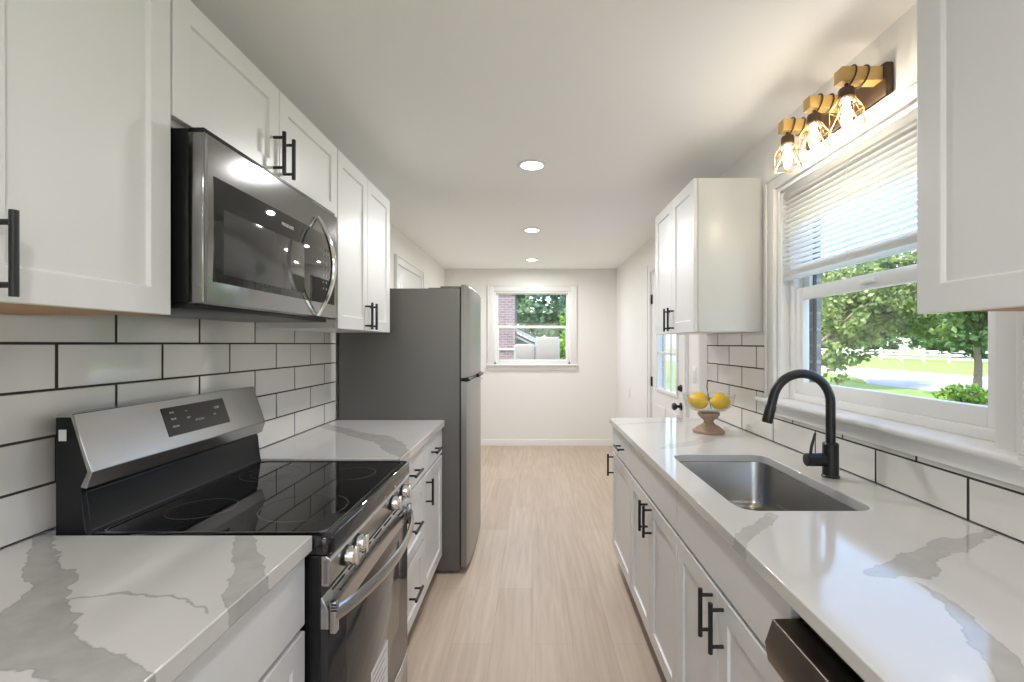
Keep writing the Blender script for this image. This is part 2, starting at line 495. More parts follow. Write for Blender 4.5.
# ------------------------------------------------------------------ room shell
WT = 0.10
W1 = (1.166, 2.235, 1.105, 2.095)     # side window opening y0 y1 z0 z1
W2 = (-0.515, 0.520, 1.13, 2.085)     # back window x0 x1 z0 z1
D1 = (3.58, 4.60, 0.0, 2.06)          # door opening on the right
struct('floor', MB().box(XL - .3, XR + .3, YF - .1, YB + .1, -0.06, 0.0), M['floor'], smooth=0, label='pale oak plank floor of the galley kitchen', origin=(0, 0, 0))
struct('ceiling', MB().box(XL - .3, XR + .3, YF - .1, YB + .1, HC, HC + .12), M['ceil'], smooth=0, label='smooth off-white ceiling over the galley', origin=(0, 0, HC))
struct('wall_left', MB().box(XL - WT, XL, YF, YB, 0, HC), M['wall'], smooth=0, label='off-white wall behind the range and refrigerator')
wr = struct('wall_right', wall_x(MB(), XR, XR + WT, YF, YB, 0, HC, [W1, D1]), M['wall'], smooth=0, label='off-white wall with the sink window and the glazed door')
struct('brick_veneer', wall_x(MB(), XR + WT, XR + WT + .036, YF, YB + .2, -0.4, 2.5, [(1.19, 2.122, 1.185, 2.10), (D1[0], D1[1], 0, D1[3])]), M['sill_brick'], parent=wr, smooth=0)
struct('wall_back', wall_y(MB(), YB, YB + WT, XL - WT, XR + WT, 0, HC, [W2]), M['wall'], smooth=0, label='off-white end wall with the small window')
WF = (-0.9, 0.9, 0.75, 2.1)
struct('wall_front', wall_y(MB(), YF - WT, YF, XL - WT, XR + WT, 0, HC, [WF]), M['wall'], smooth=0, label='off-white wall behind the viewpoint')

def base_profile(x0, sgn):   # baseboard profile in plane perpendicular to the wall
    return [(x0, 0.0), (x0 + sgn * .014, 0.0), (x0 + sgn * .014, 0.07), (x0 + sgn * .008, 0.085), (x0, 0.085)]
b = MB(); b.prism([(YB, 0), (YB - .014, 0), (YB - .014, .07), (YB - .008, .085), (YB, .085)], 'x', XL, XR)
struct('baseboard_back', b, M['trim'], label='white baseboard along the end wall')
b = MB(); b.prism(base_profile(XR, -1), 'y', 4.69, YB - .015); b.prism(base_profile(XR, -1), 'y', 3.13, 3.49)
struct('baseboard_right', b, M['trim'], label='white baseboard beside the glazed door')
b = MB(); b.prism(base_profile(XL, 1), 'y', 5.16, YB - .015); b.prism(base_profile(XL, 1), 'y', 3.66, 4.08)
struct('baseboard_left', b, M['trim'], label='white baseboard beyond the refrigerator')

# ------------------------------------------------------------------ side window over the sink
w1 = thing('window_1', 'white double-hung window over the sink', None, (XR, 1.7, 1.105), kind='structure')
ya, yb, za, zb = W1
b = MB()   # casing with a raised outer bead
for (c0, c1, d0, d1) in ((yb, yb + .075, za, zb + .06), (ya - .075, ya, za, zb + .06)):
    b.box(XR - .018, XR, c0, c1, d0, d1, bev=.003)
b.box(XR - .018, XR, ya, yb, zb, zb + .06, bev=.003)
b.box(XR - .026, XR - .018, yb + .058, yb + .075, za, zb + .06, bev=.003)
b.box(XR - .026, XR - .018, ya - .075, ya - .058, za, zb + .06, bev=.003)
b.box(XR - .026, XR - .018, ya - .058, yb + .058, zb + .044, zb + .06, bev=.003)
b.build('window_casing', M['trim'], w1)
b = MB()   # jamb liner
b.box(XR, XR + .10, yb - .018, yb, za, zb); b.box(XR, XR + .10, ya, ya + .018, za, zb); b.box(XR, XR + .10, ya + .018, yb - .018, zb - .018, zb)
b.build('window_jamb', M['vinyl'], w1, bev=.002)
b = MB(); b.box(XR - .062, XR + .10, ya - .10, yb + .10, za - .004, za + .018, bev=.009, seg=3)
b.build('window_stool', M['trim'], w1)
b = MB(); b.box(XR - .02, XR, ya - .075, yb + .075, 1.047, za - .004, bev=.003); b.box(XR - .03, XR - .02, ya - .075, yb + .075, 1.088, za - .004, bev=.004)
b.build('window_apron', M['trim'], w1)
def sash(mb, x0, x1, y0, y1, z0, z1, gy0, gy1, gz0, gz1):
    mb.box(x0, x1, y0, gy0, z0, z1, bev=.003); mb.box(x0, x1, gy1, y1, z0, z1, bev=.003)
    mb.box(x0, x1, gy0, gy1, z0, gz0, bev=.003); mb.box(x0, x1, gy0, gy1, gz1, z1, bev=.003)
b = MB()
b.box(XR + .045, XR + .10, yb - .06, yb - .018, za + .018, zb - .018, bev=.003)
b.box(XR + .045, XR + .10, ya + .018, ya + .05, za + .018, zb - .018, bev=.003)
b.box(XR + .045, XR + .10, ya + .05, yb - .06, za + .018, za + .05, bev=.003)
b.build('window_frame', M['vinyl'], w1)
b = MB(); b.box(XR + .1005, XR + .113, 2.1165, 2.1225, 1.20, 2.06); b.build('screen_track', M['black'], w1, smooth=0)
b = MB(); sash(b, XR + .055, XR + .085, ya + .05, yb - .06, za + .05, 1.625, 1.262, 2.122, 1.209, 1.572)
b.box(XR + .040, XR + .056, 1.66, 1.74, 1.590, 1.606, bev=.004)      # sash lock
lo = b.build('lower_sash', M['vinyl'], w1)
b = MB(); b.box(XR + .070, XR + .073, 1.262, 2.122, 1.209, 1.572); b.build('pane', M['glass'], lo, smooth=0)
b = MB(); sash(b, XR + .086, XR + .10, ya + .05, yb - .06, 1.585, zb - .018, 1.262, 2.122, 1.63, 1.93)
up_ = b.build('upper_sash', M['vinyl'], w1)
b = MB(); b.box(XR + .092, XR + .095, 1.262, 2.122, 1.63, 1.93); b.build('pane', M['glass'], up_, smooth=0)

# blind
bl = thing('window_blind', 'half-raised white slatted blind hanging in the window over the sink', 'window blind', (XR + .018, 1.70, 1.66))
b = MB(); b.box(XR + .002, XR + .034, ya + .022, yb - .022, 2.045, 2.077, bev=.002); b.build('headrail', M['slat'], bl)
zs = 1.715
while zs < 2.04:
    b = MB()
    prof = [(XR + .006, zs + .0035), (XR + .012, zs + .0040), (XR + .018, zs + .0030), (XR + .024, zs + .0002), (XR + .030, zs - .0035)]
    b.prism(prof + [(x, z - .0008) for x, z in reversed(prof)], 'y', ya + .026, yb - .026)
    b.build('slat', M['slat'], bl); zs += 0.0213
b = MB()
for k in range(8): b.box(XR + .005, XR + .031, ya + .026, yb - .026, 1.682 + k * .0036, 1.6838 + k * .0036)
b.build('stacked_slats', M['slat'], bl)
b = MB(); b.box(XR + .004, XR + .032, ya + .026, yb - .026, 1.662, 1.680, bev=.003); b.build('bottom_rail', M['slat'], bl)
b = MB()
for yy in (1.36, 1.75, 2.13):
    for xx in (XR + .004, XR + .032): b.cyl((xx, yy, 1.67), (xx, yy, 2.05), .0008, 6)
    b.build('ladder_cord', M['slat'], bl); b = MB()
b = MB(); b.cyl((XR - .012, yb - .065, 1.36), (XR - .012, yb - .065, 2.05), .004, 8); b.cyl((XR - .012, yb - .065, 2.05), (XR + .004, yb - .065, 2.06), .003, 8)
b.build('tilt_wand', M['slat'], bl)

# ------------------------------------------------------------------ end-wall window
w2 = thing('window_2', 'white double-hung window in the end wall', None, (0, YB, 1.09), kind='structure')
xa, xb, za2, zb2 = W2
b = MB()
b.box(xa - .085, xa, YB - .018, YB, za2 - .03, zb2 + .085, bev=.003); b.box(xb, xb + .085, YB - .018, YB, za2 - .03, zb2 + .085, bev=.003)
b.box(xa, xb, YB - .018, YB, zb2, zb2 + .085, bev=.003)
b.box(xa - .085, xa - .07, YB - .026, YB - .018, za2 - .03, zb2 + .085, bev=.003); b.box(xb + .07, xb + .085, YB - .026, YB - .018, za2 - .03, zb2 + .085, bev=.003)
b.box(xa - .07, xb + .07, YB - .026, YB - .018, zb2 + .07, zb2 + .085, bev=.003)
b.build('window_casing', M['trim'], w2)
b = MB(); b.box(xa - .10, xb + .10, YB - .055, YB + .09, za2 - .05, za2 - .028, bev=.007, seg=3); b.build('window_stool', M['trim'], w2)
b = MB(); b.box(xa - .085, xb + .085, YB - .018, YB, za2 - .115, za2 - .05, bev=.003); b.build('window_apron', M['trim'], w2)
b = MB()
b.box(xa, xa + .03, YB, YB + .10, za2 - .028, zb2); b.box(xb - .03, xb, YB, YB + .10, za2 - .028, zb2); b.box(xa + .03, xb - .03, YB, YB + .10, zb2 - .02, zb2)
b.box(xa + .03, xb - .03, YB + .03, YB + .10, za2 - .028, za2)
b.build('window_frame', M['vinyl'], w2, bev=.002)
def sashy(mb, y0, y1, x0, x1, z0, z1, s, t, u):
    mb.box(x0, x0 + s, y0, y1, z0, z1, bev=.002); mb.box(x1 - s, x1, y0, y1, z0, z1, bev=.002)
    mb.box(x0 + s, x1 - s, y0, y1, z0, z0 + t, bev=.002); mb.box(x0 + s, x1 - s, y0, y1, z1 - u, z1, bev=.002)
b = MB(); sashy(b, YB + .035, YB + .06, xa + .03, xb - .03, za2, 1.625, .032, .035, .035); lo = b.build('lower_sash', M['vinyl'], w2)
b = MB(); b.box(xa + .062, xb - .062, YB + .046, YB + .049, za2 + .035, 1.59); b.build('pane', M['glass'], lo, smooth=0)
b = MB(); sashy(b, YB + .065, YB + .09, xa + .03, xb - .03, 1.59, zb2 - .02, .022, .035, .012); up_ = b.build('upper_sash', M['vinyl'], w2)
b = MB(); b.box(xa + .052, xb - .052, YB + .076, YB + .079, 1.625, zb2 - .032); b.build('pane', M['glass'], up_, smooth=0)
b = MB(); b.box(xa - .06, xb + .06, YB + WT, YB + .42, za2 - .06, za2 - .012, bev=.006); b.build('outer_ledge', M['white_out'], w2)
# two pale blocks standing on the ledge outside
for (x0, x1, z1, lab) in ((-.245, .035, 1.375, 'lower white block standing outside the end window, left of the taller one'), (.045, .385, 1.475, 'taller white block standing outside the end window, right of the lower one')):
    b = MB(); b.box(x0, x1, YB + .14, YB + .34, za2 - .012, z1, bev=.035, seg=4)
    b.box(x0 + .03, x1 - .03, YB + .132, YB + .142, za2 + .03, z1 - .035, bev=.004)
    tag(b.build('foam_block', M['foam']), lab, 'foam block', 'white blocks outside the end window')

# unseen rear window, added to let fill daylight in behind the viewpoint
w3 = thing('fill_window', 'added wide white window behind the viewpoint for fill daylight', None, (0, YF, .75), kind='structure')
b = MB(); sashy(b, YF - .08, YF - .02, WF[0], WF[1], WF[2], WF[3], .05, .05, .05); b.box(-.025, .025, YF - .08, YF - .02, WF[2] + .05, WF[3] - .05)
b.build('window_frame', M['vinyl'], w3)
b = MB(); b.box(WF[0] + .05, -.025, YF - .052, YF - .048, WF[2] + .05, WF[3] - .05); b.box(.025, WF[1] - .05, YF - .052, YF - .048, WF[2] + .05, WF[3] - .05); b.build('pane', M['glass'], w3, smooth=0)

# ------------------------------------------------------------------ glazed door on the right wall
d1 = thing('door_1', 'white half-glazed entry door in the right wall', None, (XR, 4.09, 0), kind='structure')
b = MB()
b.box(XR - .018, XR, D1[0] - .075, D1[0], 0, D1[3] + .075, bev=.003); b.box(XR - .018, XR, D1[1], D1[1] + .075, 0, D1[3] + .075, bev=.003)
b.box(XR - .018, XR, D1[0], D1[1], D1[3], D1[3] + .075, bev=.003)
b.box(XR - .026, XR - .018, D1[1] + .06, D1[1] + .075, 0, D1[3] + .075, bev=.003); b.box(XR - .026, XR - .018, D1[0] - .075, D1[0] - .06, 0, D1[3] + .075, bev=.003)
b.build('door_casing', M['trim'], d1)
b = MB(); b.box(XR, XR + .10, D1[0], D1[0] + .02, 0, D1[3]); b.box(XR, XR + .10, D1[1] - .02, D1[1], 0, D1[3]); b.box(XR, XR + .10, D1[0] + .02, D1[1] - .02, D1[3] - .02, D1[3]); b.build('door_jamb', M['trim'], d1)
gy0, gy1, gz0, gz1 = 3.79, 4.37, 0.98, 1.92
b = MB()
wall_x(b, XR + .004, XR + .044, D1[0] + .024, D1[1] - .024, .012, D1[3] - .024, [(gy0, gy1, gz0, gz1)])
for (p0, p1) in ((3.76, 4.04), (4.12, 4.40)):      # two raised panels below the glass
    b.box(XR - .003, XR + .004, p0, p1, .22, .82, bev=.003)
slab = b.build('door_slab', M['trim'], d1, smooth=0)
b = MB()
for (a, c, d, e) in ((gy0 - .03, gy1 + .03, gz0 - .03, gz0), (gy0 - .03, gy1 + .03, gz1, gz1 + .03), (gy0 - .03, gy0, gz0, gz1), (gy1, gy1 + .03, gz0, gz1)):
    b.box(XR - .008, XR + .004, a, c, d, e, bev=.003)
for k in (1, 2):
    z = gz0 + (gz1 - gz0) * k / 3; y = gy0 + (gy1 - gy0) * k / 3
    b.box(XR + .006, XR + .022, gy0, gy1, z - .011, z + .011, bev=.002); b.box(XR + .006, XR + .022, y - .011, y + .011, gz0, gz1, bev=.002)
b.build('glazing_bars', M['trim'], slab)
b = MB(); b.box(XR + .026, XR + .030, gy0, gy1, gz0, gz1); b.build('pane', M['glass'], slab, smooth=0)
b = MB(); b.lathe([(.0001, 0), (.030, 0), (.030, -.008), (.012, -.012), (.011, -.032), (.026, -.042), (.029, -.056), (.022, -.068), (.0001, -.071)], (XR + .004, 3.685, .895), 24, axis='x')
b.build('knob', M['black'], slab)
b = MB(); b.lathe([(.0001, 0), (.027, 0), (.027, -.010), (.022, -.014), (.0001, -.016)], (XR + .004, 3.685, 1.035), 24, axis='x'); b.box(XR - .026, XR - .010, 3.679, 3.691, 1.018, 1.052, bev=.003)
b.build('deadbolt', M['black'], slab)
for z in (.25, 1.02, 1.80):
    b = MB(); b.cyl((XR - .004, D1[1] - .022, z - .045), (XR - .004, D1[1] - .022, z + .045), .007, 10); b.box(XR - .001, XR + .004, D1[1] - .045, D1[1] - .022, z - .045, z + .045)
    b.build('hinge', M['hinge'], d1)
# flush door beyond the refrigerator
d2 = thing('door_2', 'white flush door in the left wall beyond the refrigerator', None, (XL, 4.62, 0), kind='structure')
b = MB()
b.box(XL, XL + .018, 4.10, 4.175, 0, 2.147, bev=.003); b.box(XL, XL + .018, 5.065, 5.14, 0, 2.147, bev=.003); b.box(XL, XL + .018, 4.175, 5.065, 2.072, 2.147, bev=.003)
b.box(XL + .018, XL + .026, 4.10, 4.115, 0, 2.147, bev=.003); b.box(XL + .018, XL + .026, 5.125, 5.14, 0, 2.147, bev=.003); b.box(XL + .018, XL + .026, 4.115, 5.125, 2.132, 2.147, bev=.003)
b.build('door_casing', M['trim'], d2)
b = MB(); b.box(XL, XL + .008, 4.178, 5.062, .012, 2.069, bev=.002)
for (a, c) in ((4.28, 4.58), (4.66, 4.96)):
    b.box(XL + .008, XL + .013, a, c, .25, .95, bev=.002); b.box(XL + .008, XL + .013, a, c, 1.1, 1.92, bev=.002)
b.build('door_slab', M['trim'], d2)
b = MB(); b.lathe([(.0001, 0), (.028, 0), (.028, .008), (.011, .012), (.011, .03), (.026, .042), (.026, .058), (.0001, .066)], (XL + .008, 4.25, .93), 20, axis='x'); b.build('knob', M['black'], d2)

# ------------------------------------------------------------------ subway tile (separate glazed tiles on dark grout)
PIT, LEN, GR, GV = 0.1125, 0.3365, 0.0062, 0.0095
def tiles(x_wall, s, y0, y1, z0, z1, phase, holes=(), name='backsplash', label='', PIT=PIT, LEN=LEN):
    rnd = random.Random(3)
    b = MB()
    wall_x(b, x_wall, x_wall + s * .0055, y0, y1, z0, z1, holes, mi=1)
    r = 0
    while z0 + r * PIT < z1 - .004:
        ta, tb = z0 + r * PIT + GR / 2, min(z0 + (r + 1) * PIT - GR / 2, z1)
        off = phase + (LEN / 2 if r % 2 else 0)
        k = math.floor((y0 - off) / LEN)
        while off + k * LEN < y1:
            a, c = max(y0, off + k * LEN + GV / 2), min(y1, off + (k + 1) * LEN - GV / 2)
            k += 1
            segs = [(a, c, ta, tb)]
            for h in holes:
                new = []
                for (p, q, u, v) in segs:
                    if q <= h[0] or p >= h[1] or v <= h[2] or u >= h[3]: new.append((p, q, u, v)); continue
                    if p < h[0]: new.append((p, h[0], u, v))
                    if q > h[1]: new.append((h[1], q, u, v))
                    p2, q2 = max(p, h[0]), min(q, h[1])
                    if u < h[2]: new.append((p2, q2, u, h[2]))
                    if v > h[3]: new.append((p2, q2, h[3], v))
                segs = new
            for (p, q, u, v) in segs:
                if q - p < .008 or v - u < .004: continue
                e = min(.0012, (v - u) / 3)
                xs = x_wall + s * .0075
                t = [rnd.uniform(-.0005, .0005) for _ in range(4)]
                f_ = [(xs + s * t[0], p + e, u + e), (xs + s * t[1], q - e, u + e), (xs + s * t[2], q - e, v - e), (xs + s * t[3], p + e, v - e)]
                m_ = [(xs - s * .0012, p, u), (xs - s * .0012, q, u), (xs - s * .0012, q, v), (xs - s * .0012, p, v)]
                bk = [(x_wall, y, z) for (_, y, z) in m_]
                b.face(f_)
                for i in range(4):
                    j = (i + 1) % 4
                    b.face([m_[i], m_[j], f_[j], f_[i]]); b.face([bk[i], bk[j], m_[j], m_[i]])
        r += 1
    # orient outwards
    for f in b.bm.faces:
        f.normal_update()
    o = b.build(name, [M['tile'], M['grout']], smooth=0, recalc=False)
    tag(o, label, None, None, 'structure')
    return o
def fix_normals(o, s):
    me = o.data; bm = bmesh.new(); bm.from_mesh(me)
    bmesh.ops.remove_doubles(bm, verts=bm.verts[:], dist=1e-6)
    bmesh.ops.recalc_face_normals(bm, faces=bm.faces[:])
    fl = [f for f in bm.faces if abs(f.normal.x) > .95 and f.normal.x * s < 0 and f.material_index == 0]
    if fl: bmesh.ops.reverse_faces(bm, faces=fl)
    bm.to_mesh(me); bm.free()
o = tiles(XL, 1, -.6, 2.868, CTL, 1.47, 1.355 - 4 * .3395, PIT=.1137, LEN=.3395, name='trim_1', label='white subway tile with dark grout on the left wall'); fix_normals(o, 1)
o = tiles(XR, -1, -.6, 3.12, CT, 1.436, 1.2505 - 6 * LEN, holes=[(1.091, 2.31, 1.047, 1.5)], name='trim_2', label='white subway tile with dark grout on the window wall'); fix_normals(o, -1)

# ------------------------------------------------------------------ cabinets
def shaker(mb, xf, s, y0, y1, z0, z1, rail=.057, rec=.009, th=.02):
    O = [(y0, z0), (y1, z0), (y1, z1), (y0, z1)]
    I = [(y0 + rail, z0 + rail), (y1 - rail, z0 + rail), (y1 - rail, z1 - rail), (y0 + rail, z1 - rail)]
    q = rail + .003
    J = [(y0 + q, z0 + q), (y1 - q, z0 + q), (y1 - q, z1 - q), (y0 + q, z1 - q)]
    vb = mb.bm.verts
    vo = [vb.new((xf, y, z)) for y, z in O]; vi = [vb.new((xf, y, z)) for y, z in I]; vj = [vb.new((xf - s * rec, y, z)) for y, z in J]; vk = [vb.new((xf - s * th, y, z)) for y, z in O]
    fn = mb.bm.faces.new
    for i in range(4):
        j = (i + 1) % 4
        fn((vo[i], vo[j], vi[j], vi[i])); fn((vi[i], vi[j], vj[j], vj[i])); fn((vk[i], vk[j], vo[j], vo[i]))
    fn(vj); fn(vk[::-1])
    return mb

def pull(parent, xf, s, y, z, vertical=True, L=.132):
    b = MB(); xo = xf + s * .034; h = L / 2; q = .048
    if vertical:
        b.cyl((xo, y, z - h), (xo, y, z + h), .0062, 12)
        for d in (-q, q): b.cyl((xf, y, z + d), (xo, y, z + d), .0048, 10)
    else:
        b.cyl((xo, y - h, z), (xo, y + h, z), .0062, 12)
        for d in (-q, q): b.cyl((xf, y + d, z), (xo, y + d, z), .0048, 10)
    return b.build('handle', M['black'], parent)

def door_(root, xf, s, y0, y1, z0, z1, hy=None, hz=None, rail=.057):
    d = shaker(MB(), xf, s, y0, y1, z0, z1, rail).build('door', M['cab'], root, smooth=25, bev=.0015)
    if hy is not None: pull(d, xf, s, hy, hz)
    return d

def drawer_(root, xf, s, y0, y1, z0, z1, hy=None, hz=None, slab=True, rail=.05):
    if slab: d = MB().box(xf - s * .02, xf, y0, y1, z0, z1).build('drawer', M['cab'], root, bev=.002)
    else: d = shaker(MB(), xf, s, y0, y1, z0, z1, rail).build('drawer', M['cab'], root, smooth=25, bev=.0015)
    if hy is not None: pull(d, xf, s, hy, hz, vertical=False)
    return d

def base_body(root, xw, xf, y0, y1):
    """carcass from wall xw to front plane xf with a recessed toe kick"""
    s = 1 if xf > xw else -1
    b = MB(); b.prism([(xw, .1), (xw, CTB), (xf, CTB), (xf, .1)], 'y', y0, y1); b.build('carcass', M['cab'], root, bev=.001)
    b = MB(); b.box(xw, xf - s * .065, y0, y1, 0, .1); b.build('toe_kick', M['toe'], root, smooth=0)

# left uppers
UB, UT, UX = 1.441, 2.203, -0.823
LW = XL + .009
r = thing('upper_cabinet', 'white wall cabinet hanging left of the microwave, cut by the picture edge', 'wall cabinet', (XL, .69, UB), 'white wall cabinets')
b = MB(); b.box(XL + .0005, UX - .022, .285, 1.096, 1.471, UT); b.build('carcass', M['cab'], r)
b = MB(); b.box(LW, UX - .022, .285, 1.096, UB, 1.4705); b.build('underside', M['rawwood'], r, smooth=0)['label'] = 'unpainted brown underside'
door_(r, UX, 1, .287, .689, UB, UT, .652, 1.513); door_(r, UX, 1, .693, 1.094, UB, UT, .731, 1.513)
r = thing('upper_cabinet', 'short white double-door wall cabinet above the microwave', 'wall cabinet', (XL, 1.565, 1.905), 'white wall cabinets')
b = MB(); b.box(XL + .0005, UX - .022, 1.099, 2.030, 1.885, UT, bev=.001); b.build('carcass', M['cab'], r)
door_(r, UX, 1, 1.101, 1.5635, 1.90, UT, 1.529, 1.985); door_(r, UX, 1, 1.5665, 2.028, 1.90, UT, 1.590, 1.985)
r = thing('upper_cabinet', 'tall white double-door wall cabinet between microwave and refrigerator', 'wall cabinet', (XL, 2.41, UB), 'white wall cabinets')
b = MB(); b.box(XL + .0005, UX - .022, 2.034, 2.782, 1.471, UT, bev=.001); b.build('carcass', M['cab'], r)
b = MB(); b.box(LW, UX - .022, 2.034, 2.782, UB, 1.4705); b.build('underside', M['cab'], r, smooth=0)
door_(r, UX, 1, 2.036, 2.402, UB, UT, 2.372, 1.513); door_(r, UX, 1, 2.406, 2.780, UB, UT, 2.438, 1.513)
# right uppers
RX = 0.80
r = thing('upper_cabinet', 'white double-door wall cabinet between the window and the glazed door', 'wall cabinet', (XR, 2.745, 1.434), 'white wall cabinets')
b = MB(); b.box(XR - .0005, RX + .022, 2.373, 3.118, 1.4365, 2.196, bev=.001); b.build('carcass', M['cab'], r)
door_(r, RX, -1, 2.375, 2.7435, 1.436, 2.196, 2.709, 1.513); door_(r, RX, -1, 2.7475, 3.116, 1.436, 2.196, 2.783, 1.513)
r = thing('upper_cabinet', 'white wall cabinet right of the sink window, cut by the picture edge', 'wall cabinet', (XR, .62, 1.437), 'white wall cabinets')
b = MB(); b.box(XR - .0005, RX + .022, 0.24, 1.0, 1.450, 2.203, bev=.001); b.build('carcass', M['cab'], r)
b = MB(); b.box(XR - .0005, RX + .03, .25, .99, 1.4425, 1.4498); b.build('underside', M['rawwood'], r, smooth=0)['label'] = 'unpainted brown underside'
door_(r, RX, -1, .242, .618, 1.437, 2.203, .582, 1.51); door_(r, RX, -1, .622, .998, 1.437, 2.203, .654, 1.51)

# left bases
LX = -0.535
r = thing('base_cabinet', 'white base cabinet with wide slab drawer under the near left worktop', 'base cabinet', (XL, .77, 0), 'white base cabinets')
base_body(r, XL + .001, LX - .022, .402, 1.134)
drawer_(r, LX, 1, .405, 1.131, .715, .872); door_(r, LX, 1, .405, .765, .12, .700, .73, .62); door_(r, LX, 1, .769, 1.131, .12, .700, .805, .62)
r = thing('base_cabinet', 'white base cabinet with three drawers and a door beside the refrigerator', 'base cabinet', (XL, 2.38, 0), 'white base cabinets')
base_body(r, XL + .001, LX - .022, 1.901, 2.86)
drawer_(r, LX, 1, 1.904, 2.376, .730, .872, 2.14, .80); drawer_(r, LX, 1, 1.904, 2.376, .415, .715, 2.14, .557, slab=False); drawer_(r, LX, 1, 1.904, 2.376, .12, .400, 2.14, .262, slab=False)
drawer_(r, LX, 1, 2.380, 2.857, .730, .872, 2.60, .80); door_(r, LX, 1, 2.380, 2.857, .12, .715, 2.425, .628)
# right bases
BX = 0.50
r = thing('base_cabinet', 'narrow white base cabinet with drawer and door at the far end by the glazed door', 'base cabinet', (XR, 2.70, 0), 'white base cabinets')
base_body(r, XR - .001, BX + .022, 2.434, 2.985)
drawer_(r, BX, -1, 2.437, 2.982, .725, .872, 2.66, .80); door_(r, BX, -1, 2.437, 2.982, .12, .710, 2.945, .634)
r = thing('base_cabinet', 'white double-door base cabinet under the far half of the sink', 'base cabinet', (XR, 2.04, 0), 'white base cabinets')
base_body(r, XR - .001, BX + .022, 2.02, 2.431); b = MB(); b.box(BX + .022, BX + .042, 1.659, 2.02, .1, CTB); b.box(BX + .022, XR - .001, 1.659, 2.02, .1, .12); b.box(BX + .022, XR - .001, 1.659, 1.665, .1, .64); b.build('sink_bay', M['cab'], r, smooth=0)
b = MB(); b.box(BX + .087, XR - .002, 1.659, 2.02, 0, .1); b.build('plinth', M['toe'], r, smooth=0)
drawer_(r, BX, -1, 1.660, 2.428, .725, .872); door_(r, BX, -1, 1.660, 2.042, .12, .710, 2.008, .632); door_(r, BX, -1, 2.046, 2.428, .12, .710, 2.080, .632)
r = thing('base_cabinet', 'white double-door base cabinet between the dishwasher and the far sink cabinet', 'base cabinet', (XR, 1.29, 0), 'white base cabinets')
b = MB(); b.box(BX + .022, BX + .042, .925, 1.656, .1, CTB); b.box(BX + .042, XR - .001, .925, 1.656, .1, .12); b.box(BX + .042, XR - .001, .925, .945, .12, CTB); b.box(BX + .042, XR - .001, .945, 1.29, .6, .62); b.build('carcass', M['cab'], r, smooth=0)
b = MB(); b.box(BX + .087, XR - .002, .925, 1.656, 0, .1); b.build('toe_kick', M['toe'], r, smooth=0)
drawer_(r, BX, -1, .928, 1.653, .725, .872); door_(r, BX, -1, .928, 1.289, .12, .710, 1.254, .632); door_(r, BX, -1, 1.293, 1.653, .12, .710, 1.330, .632)

# ------------------------------------------------------------------ worktops
veinL = [('x', [(-1.20, 1.16, .02), (-1.09, 1.065, .032), (-1.0, .985, .038), (-.92, .915, .05), (-.84, .825, .066), (-.77, .75, .06), (-.67, .695, .042), (-.50, .62, .03)], 1.0),
         ('x', [(-.70, 1.16, .02), (-.655, 1.10, .045), (-.61, 1.025, .06), (-.56, .93, .06), (-.50, .85, .04)], .9),
         ('x', [(-.82, .862, .004), (-.75, .872, .006), (-.68, .862, .005), (-.62, .848, .005), (-.54, .81, .004)], .85)]
veinF = [('x', [(-1.2, 2.70, .05), (-1.0, 2.52, .06), (-.836, 2.37, .07), (-.70, 2.27, .09), (-.60, 2.10, .10), (-.50, 1.95, .06)], .8)]
veinR = [('x', [(.66, .955, .006), (.73, .98, .03), (.80, 1.00, .045), (.87, 1.045, .035), (.94, 1.10, .035), (1.03, 1.125, .022), (1.16, 1.19, .014)], .85),
         ('y', [(.40, .60, .03), (.60, .655, .03), (.70, .69, .03), (.76, .712, .025), (.83, .735, .015), (.93, .74, .004)], .8),
         ('x', [(.44, 1.07, .03), (.50, 1.13, .035), (.55, 1.18, .03), (.60, 1.24, .03), (.66, 1.29, .02)], .75),
         ('x', [(.55, 2.10, .006), (.70, 2.2, .05), (.80, 2.28, .06), (.90, 2.40, .04), (1.15, 2.75, .02)], .55),
         ('x', [(.47, 2.72, .012), (.70, 2.80, .02), (1.15, 2.95, .01)], .45)]
M['quartzL'] = quartz_mat('quartz_near_left', veinL)
M['quartzF'] = quartz_mat('quartz_far_left', veinF)
M['quartzR'] = quartz_mat('quartz_right', veinR)
b = MB(); b.box(XL + .0092, -.52, -.4, 1.138, CTB + .0005, CTL)
tag(b.build('countertop', M['quartzL'], bev=.003), 'white quartz worktop with a broad grey vein left of the range', 'countertop', 'quartz worktops')
b = MB(); b.box(XL + .0092, -.52, 1.897, 2.864, CTB + .0005, CTL)
tag(b.build('countertop', M['quartzF'], bev=.003), 'white quartz worktop between the range and the refrigerator', 'countertop', 'quartz worktops')
def rrect(x0, x1, y0, y1, rad, n=7):
    pts = []
    for cx, cy, a0 in ((x1 - rad, y1 - rad, 0), (x0 + rad, y1 - rad, 90), (x0 + rad, y0 + rad, 180), (x1 - rad, y0 + rad, 270)):
        for k in range(n + 1):
            a = R(a0 + 90 * k / n); pts.append((cx + rad * math.cos(a), cy + rad * math.sin(a)))
    return pts
SX0, SX1, SY0, SY1 = .578, .958, 1.325, 1.998
bm = bmesh.new()
hole = rrect(SX0, SX1, SY0, SY1, .055)
outer = [(.482, -.6), (XR - .0092, -.6), (XR - .0092, 3.0), (.482, 3.0)]
es = []
for loop in (outer, hole):
    vv = [bm.verts.new((x, y, CT)) for x, y in loop]
    for i in range(len(vv)): es.append(bm.edges.new((vv[i], vv[(i + 1) % len(vv)])))
bmesh.ops.triangle_fill(bm, use_beauty=True, use_dissolve=False, edges=es)
